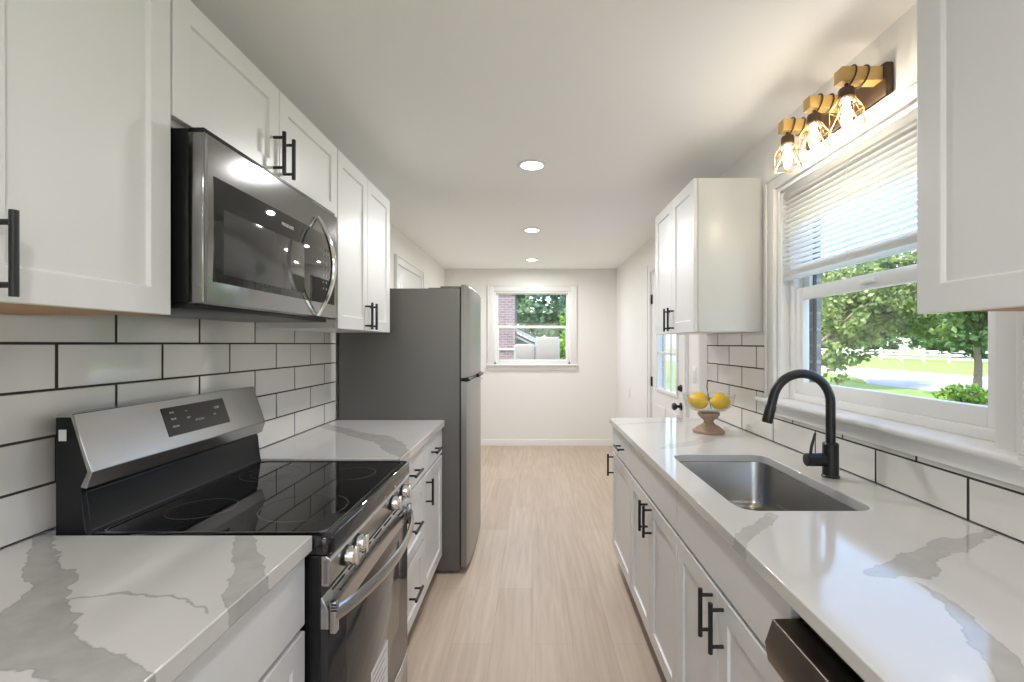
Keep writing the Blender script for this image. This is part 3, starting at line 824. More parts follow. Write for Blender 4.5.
fs = [f for f in bm.faces if not (SX0 + .06 < f.calc_center_median().x < SX1 - .06 and SY0 + .06 < f.calc_center_median().y < SY1 - .06 and all(SX0 - .001 <= v.co.x <= SX1 + .001 and SY0 - .001 <= v.co.y <= SY1 + .001 for v in f.verts))]
bad = [f for f in bm.faces if f not in fs]
if bad: bmesh.ops.delete(bm, geom=bad, context='FACES_ONLY')
ex = bmesh.ops.extrude_face_region(bm, geom=bm.faces[:])
bmesh.ops.translate(bm, verts=[v for v in ex['geom'] if isinstance(v, bmesh.types.BMVert)], vec=(0, 0, -(CT - CTB - .0005)))
mb = MB(); mb.bm.free(); mb.bm = bm
tag(mb.build('countertop', M['quartzR'], bev=.0025), 'long white quartz worktop holding the sink under the window', 'countertop', 'quartz worktops')

# sink
sk = thing('undermount_sink', 'rectangular stainless steel sink set under the right worktop', 'sink', ((SX0 + SX1) / 2, (SY0 + SY1) / 2, .69))
b = MB(); rows = []
for (ins, z, rad) in ((-.013, CTB, .066), (-.004, CTB - .0005, .058), (-.003, CTB - .004, .057), (0, CTB - .16, .055), (.008, CTB - .178, .055), (.024, CTB - .188, .05), (.10, CTB - .190, .03)):
    rows.append([(x, y, z) for x, y in rrect(SX0 + ins, SX1 - ins, SY0 + ins, SY1 - ins, rad)])
vv = b.grid(rows, cv=True); b.bm.faces.new(vv[-1])
bowl = b.build('bowl', M['sinksteel'], sk)
sm = bowl.modifiers.new('wall', 'SOLIDIFY'); sm.thickness = .0015; sm.offset = -1
cx, cy = (SX0 + SX1) / 2, (SY0 + SY1) / 2
b = MB(); b.lathe([(.0001, .001), (.03, .001), (.034, .004), (.045, .004), (.047, 0)], (cx, cy, CTB - .190), 28); b.build('drain', M['chrome'], sk)

# faucet
FY = 1.664
fx = 1.035
ft = thing('faucet', 'matte black gooseneck pull-down faucet standing behind the sink', 'faucet', (fx, FY, CT))
b = MB(); b.lathe([(.0001, 0), (.029, 0), (.029, .004), (.0255, .008), (.0255, .114), (.022, .118), (.0165, .119), (.0001, .119)], (fx, FY, CT), 28); b.build('base', M['black'], ft)
ar = .1; zc = 1.172; pts = [(fx, FY, CT + .115), (fx, FY, 1.05), (fx, FY, 1.12)]
for k in range(0, 19):
    a = R(0 + 170 * k / 18); pts.append((fx - ar + ar * math.cos(a), FY, zc + ar * math.sin(a)))
d = (Vector(pts[-1]) - Vector(pts[-2])).normalized(); e0 = Vector(pts[-1])
pts.append(tuple(e0 + d * .030))
b = MB(); b.tube(pts, .0155, 18); b.build('spout', M['black'], ft)
b = MB(); e1 = e0 + d * .028; b.tube([e1, e1 + d * .003, e1 + d * .057, e1 + d * .062], [.0165, .0178, .0178, .016], 18); b.build('spray_head', M['black'], ft)
b = MB(); b.tube([(fx - .02, FY, .974), (fx - .083, FY, .974), (fx - .086, FY, .974)], [.0225, .0225, .019], 20); hb = b.build('valve', M['black'], ft)
b = MB(); b.tube([(fx - .071, FY, .985), (fx - .066, FY, 1.02), (fx - .053, FY, 1.066)], [.0052, .0048, .004], 10); b.build('lever', M['black'], hb)

# ------------------------------------------------------------------ range
RY0, RY1 = 1.143, 1.892
rg = thing('range', 'stainless and black electric range with raised back panel', 'kitchen range', (-.82, (RY0 + RY1) / 2, 0))
b = MB(); b.box(-1.14, -.505, RY0 + .004, RY1 - .004, .03, .868); b.build('body', M['blackplastic'], rg, bev=.003)
b = MB()
for yy in (RY0 + .05, RY1 - .05):
    for xx in (-1.08, -.56): b.cyl((xx, yy, 0), (xx, yy, .031), .018, 12); b.build('levelling_foot', M['blackplastic'], rg); b = MB()
# cooktop: rounded black rim with inset glass
b = MB()
def rr_rows(x0, x1, y0, y1, lv):
    return [[(x, y, z) for x, y in rrect(x0 + i, x1 - i, y0 + i, y1 - i, max(rd, .004), 6)] for (i, z, rd) in lv]
vv = b.grid(rr_rows(-1.075, -.478, RY0, RY1, [(.006, .868, .02), (.0, .873, .024), (.0, .906, .024), (.003, .914, .024), (.010, .9185, .024), (.022, .9185, .03), (.025, .9150, .03)]), cv=True)
b.bm.faces.new(vv[0][::-1])
ck = b.build('cooktop', M['blackglass'], rg, smooth=40)
b = MB(); b.face([(x, y, .9166) for x, y in rrect(-1.075 + .0245, -.478 - .0245, RY0 + .0245, RY1 - .0245, .03, 6)]); b.build('glass_top', M['blackglass'], ck, smooth=0)
b = MB()
fr_ = rr_rows(-1.075, -.478, RY0, RY1, [(.021, .9187, .03), (.0225, .9190, .03), (.0245, .9187, .03)])
b.grid(fr_, cv=True); b.build('glass_border', M['ring'], ck)
for cx, cy, r_ in ((-.64, 1.35, .115), (-.64, 1.70, .082), (-.92, 1.34, .085), (-.92, 1.70, .10), (-.92, 1.70, .065)):
    b = MB(); b.lathe([(r_ - .0012, 0), (r_ - .0012, .0003), (r_ + .0012, .0003), (r_ + .0012, 0)], (cx, cy, .9166), 56)
    b.build('burner_ring', M['ring'], ck)
# back panel
BY0, BY1 = RY0 + .002, RY1 - .002
b = MB(); b.prism([(-1.14, .868), (-1.14, 1.199), (-1.100, 1.199), (-1.062, 1.075), (-1.080, 1.03), (-1.068, .93), (-1.055, .90), (-1.055, .868)], 'y', BY0 + .003, BY1 - .003)
bg = b.build('backguard', M['blackplastic'], rg, bev=.002)
b = MB(); b.prism([(-1.135, 1.199), (-1.135, 1.207), (-1.096, 1.208), (-1.049, 1.069), (-1.063, 1.029), (-1.079, 1.032), (-1.062, 1.069), (-1.101, 1.199)], 'y', BY0, BY1)
b.build('control_fascia', M['steel'], bg, bev=.002)
b = MB(); b.tube([(-1.0735, BY0 + .012, 1.018), (-1.0625, BY0 + .012, .925), (-1.0625, BY1 - .012, .925), (-1.0735, BY1 - .012, 1.018)], .0012, 6, closed=True); b.build('riser_border', M['ring'], bg)
fu = Vector((-1.096 + 1.049, 0, 1.208 - 1.069)).normalized(); fn_ = Vector((fu.z, 0, -fu.x))
f0 = Vector((-1.049, 0, 1.069))
def fpt(y, t, o_=.0): p = f0 + fu * t + fn_ * o_; return (p.x, y, p.z)
b = MB()
A = [fpt(1.405, .035, .0005), fpt(1.685, .035, .0005), fpt(1.685, .122, .0005), fpt(1.405, .122, .0005)]
B = [fpt(1.405, .035, .0018), fpt(1.685, .035, .0018), fpt(1.685, .122, .0018), fpt(1.405, .122, .0018)]
b.face(B); b.face(A[::-1])
for i in range(4): b.face([A[i], A[(i + 1) % 4], B[(i + 1) % 4], B[i]])
dp = b.build('display', M['display'], bg, smooth=0)
for (y, t, tx, s_) in ((1.545, .068, '0 1 2 3 4', .010), (1.638, .095, '12:00', .012), (1.62, .074, '5 6', .009), (1.44, .105, 'BAKE', .008), (1.44, .085, 'BROIL', .008), (1.44, .062, 'CLEAN', .008), (1.50, .102, '+ -', .010), (1.50, .08, 'OFF', .009)):
    text_mesh('display_marks', tx, s_, M['mark'], dp, fpt(y, t, .0021), (0, 1, 0), tuple(fu))
b = MB(); b.box(-1.131, -1.113, BY0 + .0015, BY0 + .0028, 1.143, 1.170); b.build('side_sticker', M['label'], bg, smooth=0)
# front control panel with four knobs
b = MB(); b.prism([(-.51, .792), (-.51, .866), (-.494, .866), (-.480, .855), (-.487, .792)], 'y', RY0 + .008, RY1 - .008); pn = b.build('knob_panel', M['steel'], rg, bev=.002)
b = MB(); b.box(-.500, -.4905, RY0 + .0065, RY0 + .008, .80, .855); b.build('end_vent', M['steelv'], pn)
for yk in (1.243, 1.318, 1.652, 1.785):
    b = MB(); b.lathe([(.0001, -.003), (.0265, -.003), (.0265, .006), (.024, .008)], (-.484, yk, .829), 26, axis='x')
    kb = b.build('knob', M['black'], rg)
    b = MB(); b.lathe([(.024, .006), (.0225, .024), (.021, .027), (.0001, .027)], (-.484, yk, .829), 26, axis='x'); b.box(-.462, -.449, yk - .0085, yk + .0085, .805, .853, bev=.003); b.build('knob_grip', M['chrome'], kb)
# oven door
b = MB(); b.box(-.515, -.489, RY0 + .006, RY1 - .006, .178, .690, bev=.003); od = b.build('oven_door', M['ovenglass'], rg)
b = MB(); b.prism([(-.515, .690), (-.515, .765), (-.503, .768), (-.487, .735), (-.487, .690)], 'y', RY0 + .006, RY1 - .006); dt = b.build('door_top_trim', M['steel'], od, bev=.002)
tn = Vector((.033, 0, .016)).normalized()
b = MB()
for row, zt in ((0, .7605), (1, .7445)):
    yy = RY0 + .06 + row * .03
    while yy < RY1 - .10:
        xx = -.503 + (.768 - zt) / .033 * .016
        b.box(xx - .002, xx + .0012, yy, yy + .075, zt - .0032, zt + .0032); yy += .105
b.build('vent_slots', M['blackplastic'], dt, smooth=0)
b = MB(); b.box(-.491, -.4882, RY0 + .12, RY1 - .13, .335, .655, bev=.001); b.build('oven_window', M['mwwindow'], od)
b = MB()
n_ = 25; pts = []; 
for k in range(n_):
    t = k / (n_ - 1); yy = RY0 + .018 + t * (RY1 - RY0 - .036)
    pts.append((-.476 + .062 * math.sin(PI * t) ** .8, yy, .722))
prof = [(-.010, -.006), (-.008, .008), (0, .018), (.006, .010), (.008, -.006), (.003, -.018), (-.006, -.016)]
b.grid([[(p[0] + u, p[1], p[2] + v) for u, v in prof] for p in pts], cv=True)
vv = b.bm.verts; vv.ensure_lookup_table()
b.bm.faces.new([vv[i] for i in range(7)]); b.bm.faces.new([vv[(n_ - 1) * 7 + i] for i in range(7)])
for yy in (RY0 + .008, RY1 - .036): b.box(-.487, -.470, yy, yy + .022, .678, .755, bev=.004)
b.build('door_handle', M['steel'], od)
b = MB()
for z in (.735, .742, .749): b.box(-.482, -.468, RY0 + .0074, RY0 + .0082, z - .0018, z + .0018)
b.build('handle_end_vents', M['blackplastic'], od, smooth=0)
b = MB(); b.box(-.4882, -.4876, 1.455, 1.622, .20, .376); st = b.build('energy_label', M['label'], od, smooth=0)
b = MB()
for k in range(7): b.box(-.4876, -.4873, 1.475, 1.605 - (k % 3) * .02, .355 - k * .02, .359 - k * .02)
b.build('label_lines', M['labelink'], st, smooth=0)
b = MB(); b.box(-.515, -.489, RY0 + .006, RY1 - .006, .045, .168, bev=.004); b.build('storage_drawer', M['steel'], rg)

# ------------------------------------------------------------------ microwave
MY0, MY1 = 1.123, 1.878
mw = thing('microwave', 'stainless over-the-range microwave with bowed handle', 'microwave', (-.98, 1.5, 1.475))
b = MB(); b.box(XL + .009, -.807, MY0 + .004, MY1 - .004, 1.473, 1.883, bev=.003); b.box(-1.12, -.80, MY0 + .01, MY1 - .01, 1.459, 1.474, bev=.002); b.build('case', M['blackplastic'], mw)
b = MB(); b.box(-.806, -.768, MY0, MY1, 1.470, 1.873, bev=.004, seg=3); b.prism([(-.77, 1.470), (-.770, 1.873), (-.762, 1.868), (-.760, 1.74), (-.760, 1.60), (-.762, 1.475)], 'y', MY0 + .003, MY1 - .003)
md = b.build('door', M['mwsteel'], mw)
b = MB(); b.box(-.806, -.77, MY0 + .004, MY1 - .004, 1.8735, 1.884, bev=.001); b.build('top_grille', M['blackplastic'], mw)
b = MB(); b.box(-.762, -.7588, 1.147, 1.845, 1.524, 1.776, bev=.001); gl_ = b.build('glass_panel', M['mwglass'], md)
b = MB(); b.box(-.760, -.7582, 1.182, 1.60, 1.545, 1.705, bev=.0006); b.build('window_mesh', M['mwwindow'], gl_)
text_mesh('brand_lettering', 'FRIGIDAIRE', .0145, M['mark'], gl_, (-.7584, 1.492, 1.7405), (0, 1, 0), (0, 0, 1))
k = 0
for row in range(7):
    for c_ in range(3):
        tx = '123456789*0#'[(row * 3 + c_) % 12]
        text_mesh('keypad_marks', tx, .010, M['mark'], gl_, (-.7584, 1.745 + c_ * .026, 1.72 - row * .024), (0, 1, 0), (0, 0, 1))
pts = []
for k in range(21):
    t = k / 20; pts.append((-.757 + .058 * math.sin(PI * t) ** .85, 1.697, 1.476 + t * .348))
b = MB(); rows = []
for i, p in enumerate(pts):
    t = i / 20; w = .006 + .009 * math.sin(PI * t)
    tx, tz = (pts[min(i + 1, 20)][0] - pts[max(i - 1, 0)][0], pts[min(i + 1, 20)][2] - pts[max(i - 1, 0)][2])
    q = math.hypot(tx, tz); nx, nz = tz / q, -tx / q
    rows.append([(p[0] + nx * u * .007, p[1] + v * w, p[2] + nz * u * .007) for u, v in ((-1, -.9), (0, -1), (.8, -.6), (1, 0), (.8, .6), (0, 1), (-1, .9))])
vv = b.grid(rows, cv=True); b.bm.faces.new(vv[0][::-1]); b.bm.faces.new(vv[-1])
b.build('handle', M['chrome'], md)

# ------------------------------------------------------------------ refrigerator
FY0, FY1 = 2.87, 3.63
fg = thing('refrigerator', 'grey stainless top-freezer refrigerator beyond the left worktop', 'refrigerator', (-.8, 3.25, 0))
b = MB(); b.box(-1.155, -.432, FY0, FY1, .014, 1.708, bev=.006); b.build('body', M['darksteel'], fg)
b = MB()
for yy in (FY0 + .06, FY1 - .06):
    for xx in (-1.05, -.48): b.cyl((xx, yy, 0), (xx, yy, .016), .022, 12); b.build('levelling_foot', M['blackplastic'], fg); b = MB()
def fdoor(z0, z1, name, rt=False):
    b = MB(); rows = []
    n = 12
    for k in range(n + 1):
        t = k / n; y = FY0 + t * (FY1 - FY0)
        x = -.385 + .012 * (1 - (2 * t - 1) ** 2)
        if k in (0, n): x -= .006
        zt = z1
        rows.append([(-.424, y, z0), (x - .006, y, z0), (x, y, z0 + .006), (x, y, zt - .012), (x - .004, y, zt - .003), (x - .014, y, zt), (-.424, y, zt)])
    vv = b.grid(rows, cv=True); b.bm.faces.new(vv[0][::-1]); b.bm.faces.new(vv[-1])
    return b.build(name, [M['steelv']], fg, smooth=30)
fd = fdoor(1.172, 1.730, 'freezer_door'); rd = fdoor(.04, 1.150, 'fresh_food_door')
b = MB(); b.box(-.434, -.423, FY0 + .01, FY1 - .01, .05, 1.70); b.build('door_gasket', M['blackplastic'], fg, smooth=0)
b = MB(); b.box(-.43, -.384, FY0 + .02, FY1 - .02, 1.151, 1.171); b.build('hinge_gap', M['blackplastic'], fg, smooth=0)
b = MB(); b.box(-.392, -.366, FY1 - .30, FY1 - .01, 1.145, 1.166, bev=.004); b.build('handle_grip', M['blackplastic'], rd)
b = MB(); b.box(-.405, -.372, FY0 + .005, FY0 + .06, 1.153, 1.164, bev=.003); b.build('middle_hinge', M['blackplastic'], rd)
b = MB(); b.box(-.374, -.3705, FY1 - .10, FY1 - .055, 1.112, 1.126, bev=.001); b.build('badge', M['chrome'], rd)
b = MB(); b.box(-.55, -.40, FY0 + .01, FY0 + .07, 1.708, 1.722, bev=.004); b.box(-.62, -.45, FY0 + .002, FY1 - .01, 1.7075, 1.712); b.build('top_hinge_cover', M['darksteel'], fg)

# ------------------------------------------------------------------ dishwasher
dw = thing('dishwasher', 'dark brown stainless dishwasher with full-width bar handle under the right worktop', 'dishwasher', (.8, .62, 0))
b = MB(); b.box(.53, 1.12, .327, .918, .02, .868); b.build('tub', M['blackplastic'], dw, smooth=0)
b = MB(); b.box(.503, .530, .325, .920, .115, .760, bev=.003); b.box(.512, .530, .325, .920, .760, .862, bev=.002); dd = b.build('door', M['bronze_steel'], dw)
b = MB(); b.prism([(.512, .853), (.458, .852), (.443, .808), (.449, .772), (.470, .768), (.480, .80), (.512, .812)], 'y', .33, .915); b.build('bar_handle', M['bronze_steel'], dd, bev=.002)
b = MB(); b.box(.5085, .526, .327, .918, .8625, .868); b.build('control_edge', M['steel'], dd)
b = MB(); b.box(.56, 1.1, .327, .918, 0.0, .02); b.build('toe_panel', M['blackplastic'], dw, smooth=0)

# ------------------------------------------------------------------ fruit bowl and lemons
bx, by = .920, 2.50
fb = thing('fruit_bowl', 'clear glass bowl on a turned wooden foot, beside the tiled wall', 'fruit bowl', (bx, by, CT))
b = MB(); b.lathe([(.0001, 0), (.078, 0), (.080, .006), (.078, .014), (.066, .018), (.062, .026), (.050, .034), (.030, .046), (.024, .056), (.026, .064), (.040, .076), (.054, .092), (.056, .102), (.052, .106), (.0001, .106)], (bx, by, CT), 36)
b.build('pedestal', M['turned'], fb)['label'] = 'turned weathered wood pedestal'
b = MB(); outer_ = [(.0001, .107), (.045, .107), (.085, .118), (.115, .142), (.128, .172), (.130, .200)]
b.lathe(outer_ + [(.1275, .200), (.1255, .172), (.1125, .1435), (.083, .1205), (.045, .110), (.0001, .110)], (bx, by, CT), 40)
b.build('glass_dish', M['bowlglass'], fb, smooth=60)
b = MB(); b.tube([(bx + .02, by + .02, CT + .12), (bx - .0, by + .03, CT + .24), (bx + .005, by + .03, CT + .262), (bx + .02, by + .03, CT + .268), (bx + .035, by + .03, CT + .262)], .0022, 8); b.build('wire_hook', M['black'], fb)
def lemon_mesh():
    b = MB(); pr = []
    for k in range(17):
        t = k / 16; a = PI * t
        z = -.049 * math.cos(a); r_ = .0375 * math.sin(a) ** .85
        if t < .08: z -= .006 * (1 - t / .08); 
        if t > .92: z += .008 * (t - .92) / .08
        if .88 < t < .99: r_ += .002
        pr.append((r_, z))
    b.lathe(pr, (0, 0, 0), 24)
    return b
lm0 = lemon_mesh().build('lemon', M['lemon'], origin=(0, 0, 0), smooth=80)
spots = [((bx - .066, by - .038, CT + .164), (90, 0, 35), 'yellow lemon at the near left side of the glass bowl'),
         ((bx + .036, by - .064, CT + .164), (90, 0, 100), 'yellow lemon at the near right side of the glass bowl'),
         ((bx + .066, by + .030, CT + .167), (90, 0, 170), 'yellow lemon against the wall side of the glass bowl'),
         ((bx - .032, by + .062, CT + .165), (90, 0, 60), 'yellow lemon at the far left of the glass bowl')]
for i, (p, rt, lab) in enumerate(spots):
    o = lm0 if i == 0 else lm0.copy()
    if i: col.objects.link(o)
    o.location = p; o.rotation_euler = [R(v) for v in rt]
    tag(o, lab, 'lemon', 'lemons in the glass bowl')

# ------------------------------------------------------------------ vanity light over the window
PY0, PY1, PZ0, PZ1 = 1.512, 1.955, 2.160, 2.268
vl = thing('vanity_light', 'bronze wall light with three caged bulbs on wooden blocks above the sink window', 'wall light', (XR, 1.71, PZ0))
b = MB(); b.box(XR - .028, XR - .0005, PY0, PY1, PZ0, PZ1, bev=.006); b.build('backplate', M['lampbronze'], vl)
for yk in (1.545, 1.722, 1.90):
    b = MB(); b.box(.985, XR - .028, yk - .022, yk + .022, 2.213, 2.258, bev=.002); ar_ = b.build('wood_arm', M['pine'], vl); ar_['label'] = 'square pine block arm'
    b = MB()
    for xx in (1.022, 1.062):
        b.tube([(xx + .006 * math.sin(2 * PI * k / 20), yk + .0325 * math.cos(2 * PI * k / 20), 2.2355 + .0325 * math.sin(2 * PI * k / 20)) for k in range(20)], .003, 8, closed=True)
    b.build('strap', M['lampbronze'], ar_)
    cx = 1.012
    b = MB(); b.lathe([(.0001, .0), (.006, 0), (.006, -.012), (.021, -.016), (.024, -.024), (.024, -.046), (.019, -.050), (.0001, -.050)], (cx, yk, 2.2125), 20)
    sk_ = b.build('socket', M['lampbronze'], vl)
    # wire cage: narrow collar, wide middle ring, mid-size lower ring, zig-zag struts
    b = MB(); n = 6; zt, zm, zl = 2.168, 2.128, 2.070
    def rp(r_, z, k, ph=0): a = 2 * PI * (k + ph) / n; return (cx + r_ * math.cos(a), yk + r_ * math.sin(a), z)
    for r_, z, ph in ((.022, zt, 0), (.047, zm, .5), (.055, zl, 0)):
        b.tube([rp(r_, z, k, ph) for k in range(n)], .0017, 6, closed=True)
    for k in range(n):
        b.tube([rp(.022, zt, k), rp(.047, zm, k, .5)], .0017, 6); b.tube([rp(.022, zt, k), rp(.047, zm, k, -.5)], .0017, 6)
        b.tube([rp(.055, zl, k), rp(.047, zm, k, .5)], .0017, 6); b.tube([rp(.055, zl, k), rp(.047, zm, k, -.5)], .0017, 6)
    b.build('cage', M['cage'], vl)['label'] = 'gold-brown faceted wire cage'
    b = MB(); b.lathe([(.0001, 0), (.010, 0), (.010, -.012), (.0125, -.028), (.0145, -.05), (.0135, -.07), (.008, -.084), (.0001, -.090)], (cx, yk, 2.1565), 18)
    b.build('bulb', M['bulb'], vl)['label'] = 'glowing warm bulb'

# ------------------------------------------------------------------ recessed ceiling lights
def downlight(x, y, label):
    t = thing('recessed_light', label, 'ceiling light', (x, y, HC), 'recessed ceiling lights')
    b = MB(); b.lathe([(.062, -.0005), (.082, -.0005), (.082, -.004), (.076, -.008), (.062, -.006)], (x, y, HC), 40, closed_prof=True); b.build('trim_ring', M['trim'], t)
    b = MB(); b.lathe([(.0001, -.0045), (.062, -.0045), (.062, -.0005), (.0001, -.0005)], (x, y, HC), 40); b.build('diffuser', M['led'], t)['label'] = 'glowing white disc'
    ld = bpy.data.lights.new('lamp_light', 'AREA'); ld.shape = 'DISK'; ld.size = .12; ld.energy = LAMP; ld.color = (.985, .985, .99); ld.spread = R(175)
    lo_ = bpy.data.objects.new('lamp_light', ld); col.objects.link(lo_); lo_.parent = t; lo_.location = (0, 0, -.012)
    return t
LAMP = 10.5
downlight(0, 2.72, 'nearest round recessed light glowing in the kitchen ceiling')
downlight(0, 4.27, 'middle round recessed light of the row in the ceiling')
downlight(0, 5.77, 'farthest round recessed light, closest to the end wall')
downlight(0, -.35, 'added round recessed fill light, unseen overhead behind the viewpoint')  # out of view, added to brighten the near end of the room
downlight(0, -1.6, 'added round recessed fill light, unseen close to the rear wall')  # second added lamp out of view, more fill from the rear

# switch and outlet on the right wall
b = MB(); b.box(XR - .006, XR, 3.335, 3.41, 1.10, 1.215, bev=.002); sw = thing('light_switch', 'white light switch on the wall between glazed door and tile', 'light switch', (XR, 3.37, 1.10))
b.build('cover_plate', M['plate'], sw)
b = MB(); b.box(XR - .011, XR - .006, 3.355, 3.39, 1.125, 1.19, bev=.002); b.build('rocker', M['plate'], sw)
ot = thing('wall_outlet', 'white outlet low on the right wall beyond the glazed door', 'outlet', (XR, 5.62, .77))
b = MB(); b.box(XR - .006, XR, 5.58, 5.655, .75, .87, bev=.002); b.build('cover_plate', M['plate'], ot)
b = MB(); b.box(XR - .009, XR - .006, 5.60, 5.635, .765, .80, bev=.002); b.box(XR - .009, XR - .006, 5.60, 5.635, .82, .855, bev=.002); b.build('socket', M['plate'], ot)

# ------------------------------------------------------------------ outdoors
GZ = -0.4
struct('ground_1', MB().box(-60, 170, -40, 180, GZ - .3, GZ), M['grass'], smooth=0, label='green lawn around the house', origin=(0, 0, GZ))
b = MB(); b.box(15, 22.2, -30, 170, GZ, GZ + .02); b.box(15.6, 22, -30, 170, GZ + .02, GZ + .021)
struct('road_1', b, M['road'], smooth=0, label='pale street beyond the front lawn', origin=(18, 20, GZ))
struct('bounce_paving_1', MB().box(1.3, 4.2, -8, 8.5, GZ, GZ + .03), M['curb'], smooth=0, label='added pale concrete strip beside the house, unseen, easing green bounce')  # unseen paving, added to keep green lawn bounce off the ceiling
struct('bounce_paving_2', MB().box(-4, 4.2, -8, -2.6, GZ, GZ + .028), M['curb'], smooth=0, label='added pale concrete slab behind the house, unseen, easing green bounce')  # unseen slab, added for neutral bounce through the rear opening
b = MB()
isl = [(14.9, 21.5)] + [(15.0 + 2.9 * math.sin(PI * k / 16), 21.5 + 18 * k / 16) for k in range(1, 16)] + [(14.9, 39.5)]
b.prism(isl, 'z', GZ, GZ + .10, 0)
struct('lawn_island', b, M['grass'], smooth=0, label='rounded lawn patch bulging into the street')
b = MB(); b.tube([(x + .12, y, GZ + .06) for x, y in isl], .09, 8); b.tube([(22.3, -30, GZ + .05), (22.3, 170, GZ + .05)], .11, 8)
struct('kerb', b, M['curb'], label='pale concrete kerb along the street')
def leaves(mb_name, mat, parent, blobs, n, size, seed):
    rnd = random.Random(seed); V = []; F = []
    vol = [b_[3] * b_[4] * b_[5] for b_ in blobs]; tot = sum(vol)
    off = wloc(parent)
    for bl_, v in zip(blobs, vol):
        cx, cy, cz, rx, ry, rz = bl_
        k = max(12, int(n * v / tot))
        ncl = max(6, k // 22)
        cl = []
        for _ in range(ncl):
            a = rnd.uniform(0, 2 * PI); u = rnd.uniform(-1, 1); q = rnd.uniform(.45, 1.0) ** .6
            s_ = math.sqrt(1 - u * u)
            cl.append((cx + rx * q * s_ * math.cos(a), cy + ry * q * s_ * math.sin(a), cz + rz * q * u))
        for _ in range(k):
            c = cl[rnd.randrange(ncl)]; sg = min(rx, ry, rz) * .12
            p = Vector((rnd.gauss(c[0], sg), rnd.gauss(c[1], sg), rnd.gauss(c[2], sg * .8))) - off
            d1 = Vector((rnd.gauss(0, 1), rnd.gauss(0, 1), rnd.gauss(-.3, .7))).normalized()
            d2 = d1.orthogonal().normalized()
            a = rnd.uniform(0, 2 * PI); d2 = (d2 * math.cos(a) + d1.cross(d2) * math.sin(a))
            s_ = size * rnd.uniform(.6, 1.25); w = d2 * s_ * .38; nn = d1.cross(d2) * s_ * .10
            i = len(V)
            V += [p, p + d1 * s_ * .45 + w + nn, p + d1 * s_, p + d1 * s_ * .45 - w + nn]
            F += [(i, i + 1, i + 2), (i, i + 2, i + 3)]
    me = bpy.data.meshes.new(mb_name); me.from_pydata([tuple(v) for v in V], [], F); me.materials.append(mat)
    o = bpy.data.objects.new(mb_name, me); col.objects.link(o); o.parent = parent
    return o

def tree(x, y, h, blobs, n, size, mat, label, seed, tr=.16, base=GZ, cat='tree', group='trees outdoors', name='tree'):
    t = thing(name, label, cat, (x, y, base), group)
    rnd = random.Random(seed)
    b = MB(); b.tube([(x, y, base - .1), (x + .05, y, base + h * .25), (x - .05, y + .05, base + h * .5), (x, y, base + h * .8)], [tr * 1.25, tr, tr * .7, tr * .25], 10)
    for bl_ in blobs:
        z0 = base + h * rnd.uniform(.28, .5)
        mid = ((x + bl_[0]) / 2, (y + bl_[1]) / 2, (z0 + bl_[2]) / 2 + .2)
        b.tube([(x, y, z0), mid, (bl_[0], bl_[1], bl_[2])], [tr * .45, tr * .3, tr * .1], 7)
    b.build('trunk', M['bark'], t, smooth=60)
    leaves('foliage', mat, t, blobs, n, size, seed)
    return t
# right-hand garden, seen through the sink window
tree(13.9, 15.0, 4.6, [(13.3, 14.0, 1.35, .8, .6, .45), (13.7, 14.3, 2.6, 1.7, 1.6, .95), (13.0, 15.2, 2.9, 1.5, 1.5, 1.0), (14.8, 14.6, 3.3, 1.8, 1.8, 1.2), (13.2, 14.3, 1.75, .9, .7, .5), (14.0, 15.4, 1.45, 1.0, .9, .5), (14.0, 14.2, 4.0, 1.6, 1.6, 1.0)], 6500, .22, M['leafB'], 'dark green street tree with slim trunk on the lawn outside the sink window', 11, .10)
tree(7.0, 12.4, 4.2, [(9.0, 12.6, 2.6, 1.3, 1.2, .75), (8.2, 12.2, 2.1, 1.0, 1.0, .7), (9.6, 12.3, 3.0, 1.4, 1.3, .8), (7.95, 12.4, 1.35, .8, .8, .6), (7.8, 12.5, .72, .65, .7, .42), (9.6, 11.7, 2.1, .9, .9, .6), (9.0, 11.4, 2.9, 1.1, 1.1, .8)], 9500, .15, M['leafA'], 'light green maple with reddish patches drooping outside the sink window', 12, .09)
tree(12.1, 20.6, 4.6, [(13, 20.2, 3.0, 1.9, 1.9, 1.1), (12.6, 19.2, 2.2, 1.4, 1.5, .8), (13.6, 20.8, 3.9, 1.6, 1.8, 1.0)], 6000, .25, M['leafA'], 'maple farther along the street outside the sink window', 13, .12)
bu = thing('bush', 'small yellow-green round bush on the lawn by the street', 'bush', (13.3, 14.6, GZ))
b = MB()
for k in range(7): a = k * .9; b.tube([(13.3, 14.6, GZ - .02), (13.3 + .3 * math.cos(a), 14.6 + .3 * math.sin(a), GZ + .35)], [.02, .01], 6)
b.build('stem', M['bark'], bu)
leaves('foliage', M['leafC'], bu, [(13.3, 14.6, GZ + .26, .62, .6, .28), (13.0, 15.0, GZ + .2, .4, .4, .2)], 1500, .13, 15)
far_sorted = [(48, 93, 9), (62, 103, 11), (50, 81, 10), (63, 89, 11), (48, 69, 9), (62, 75.5, 11), (51, 57.5, 9.5), (62, 62, 10.5), (49, 46, 8.5), (62, 49, 10)]
nm = ['leftmost', 'second from the left', 'third from the left', 'fourth from the left', 'fifth from the left', 'fifth from the right', 'fourth from the right', 'third from the right', 'second from the right', 'rightmost']
for i, (x, y, h) in enumerate(far_sorted):
    tree(x, y, h, [(x, y, h * .56, 3.4, 4.3, h * .36), (x, y - 2.2, h * .26, 2.4, 2.6, h * .24), (x, y + 2.2, h * .28, 2.4, 2.8, h * .26)], 2600, .75, M['leafD' if i % 2 else 'leafB'], 'distant tree beyond the white fence, ' + nm[i] + ' of the row', 40 + i, .3, group='distant trees beyond the white fence')
fc_ = thing('fence', 'long white rail fence beyond the street', 'fence', (40, 60, GZ))
b = MB()
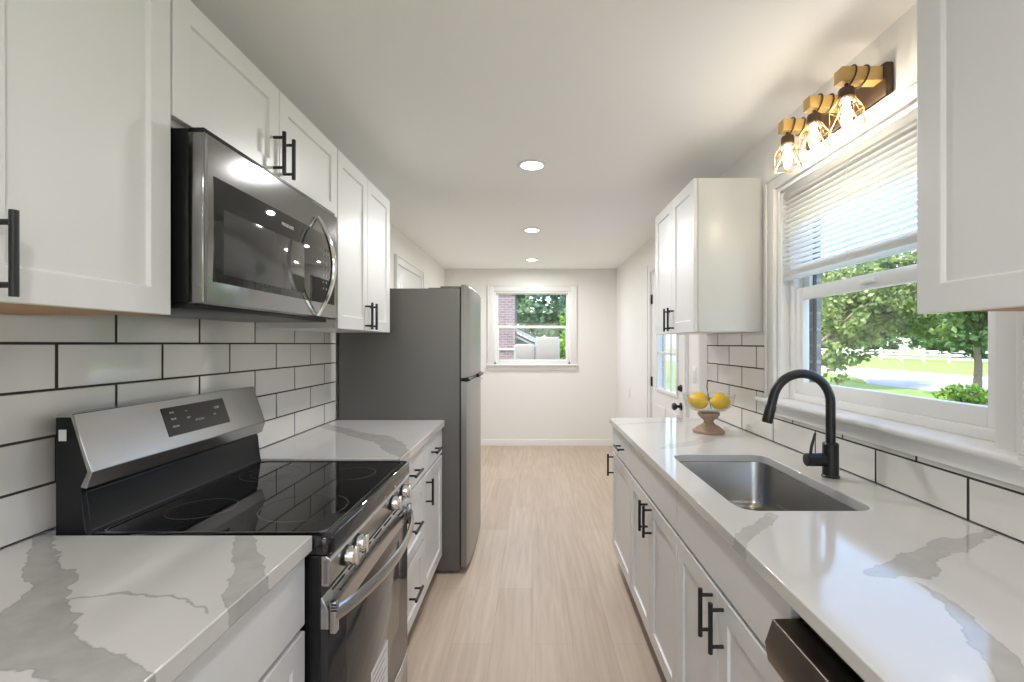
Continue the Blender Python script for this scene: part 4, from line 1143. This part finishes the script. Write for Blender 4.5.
for z in (.25, .6, .95): b.box(39.96, 40.04, 22, 112, GZ + z, GZ + z + .18)
b.build('rail', M['white_out'], fc_, smooth=0)
p0 = None
for k in range(31):
    y = 22 + k * 3
    if p0 is None:
        b = MB(); b.box(39.9, 40.1, y - .1, y + .1, GZ, GZ + 1.25); b.prism([(39.88, GZ + 1.25), (40.12, GZ + 1.25), (40.0, GZ + 1.35)], 'y', y - .12, y + .12); p0 = b.build('post', M['white_out'], fc_, smooth=0)
    else:
        c = p0.copy(); col.objects.link(c); c.parent = fc_; c.location = (0, k * 3, 0)

# neighbour behind the end window
hs = thing('brick_house', 'mauve brick house with a grey sloping roof outside the end window', 'house', (-3, 17, GZ))
b = MB(); b.box(-6.5, -.62, 14.4, 20, GZ, 3.3); b.build('wall', M['house_brick'], hs, smooth=0)
b = MB(); b.prism([(-7, 3.3), (-.3, 3.3), (-3.6, 5.4)], 'y', 14.0, 20.3); b.build('roof', M['roof'], hs, smooth=0)
b = MB(); b.box(-.98, -.50, 13.9, 14.4, GZ, 2.75); b.build('chimney', M['house_brick'], hs, smooth=0)
b = MB(); b.prism([(-.50, GZ), (1.5, GZ), (1.5, .75), (.45, 1.25), (-.50, 1.72)], 'y', 14.8, 18); b.build('lean_to', M['siding'], hs, smooth=0)
b = MB()
for d_, w in ((0.02, .10), (-.16, .06)): b.prism([(-.5, 1.74 + d_), (1.55, .73 + d_), (1.55, .73 + d_ + w), (-.5, 1.74 + d_ + w)], 'y', 14.6, 14.78)
b.build('rake_board', M['white_out'], hs, smooth=0)
b = MB(); b.prism([(-.5, 1.87), (1.58, .84), (1.58, .88), (-.5, 1.92)], 'y', 14.6, 18.1); b.build('lean_to_roof', M['roof'], hs, smooth=0)
b = MB(); b.box(-.97, -.51, 13.86, 13.9, 1.20, 1.25); b.build('band', M['white_out'], hs, smooth=0)
tree(2.2, 22.5, 6, [(1.6, 22.3, 3.4, 2.6, 1.3, 1.8), (.2, 22.5, 3.6, 2.2, 1.2, 1.8), (3, 22.4, 2.2, 2.0, 1.2, 1.6), (1.6, 22.2, 1.2, 2.0, .9, 1.2)], 9000, .28, M['leafD'], 'blue-green leafy tree rising behind the brick house', 61, .16)
tree(1.9, 12.6, 2.6, [(1.5, 12.6, 1.25, .95, .6, .75), (1.0, 12.9, .8, .5, .5, .6), (1.3, 12.5, 2.0, .7, .5, .4)], 3500, .15, M['leafC'], 'yellow-green shrub close to the end window, right side', 62, .06, cat='shrub', group=None, name='shrub')
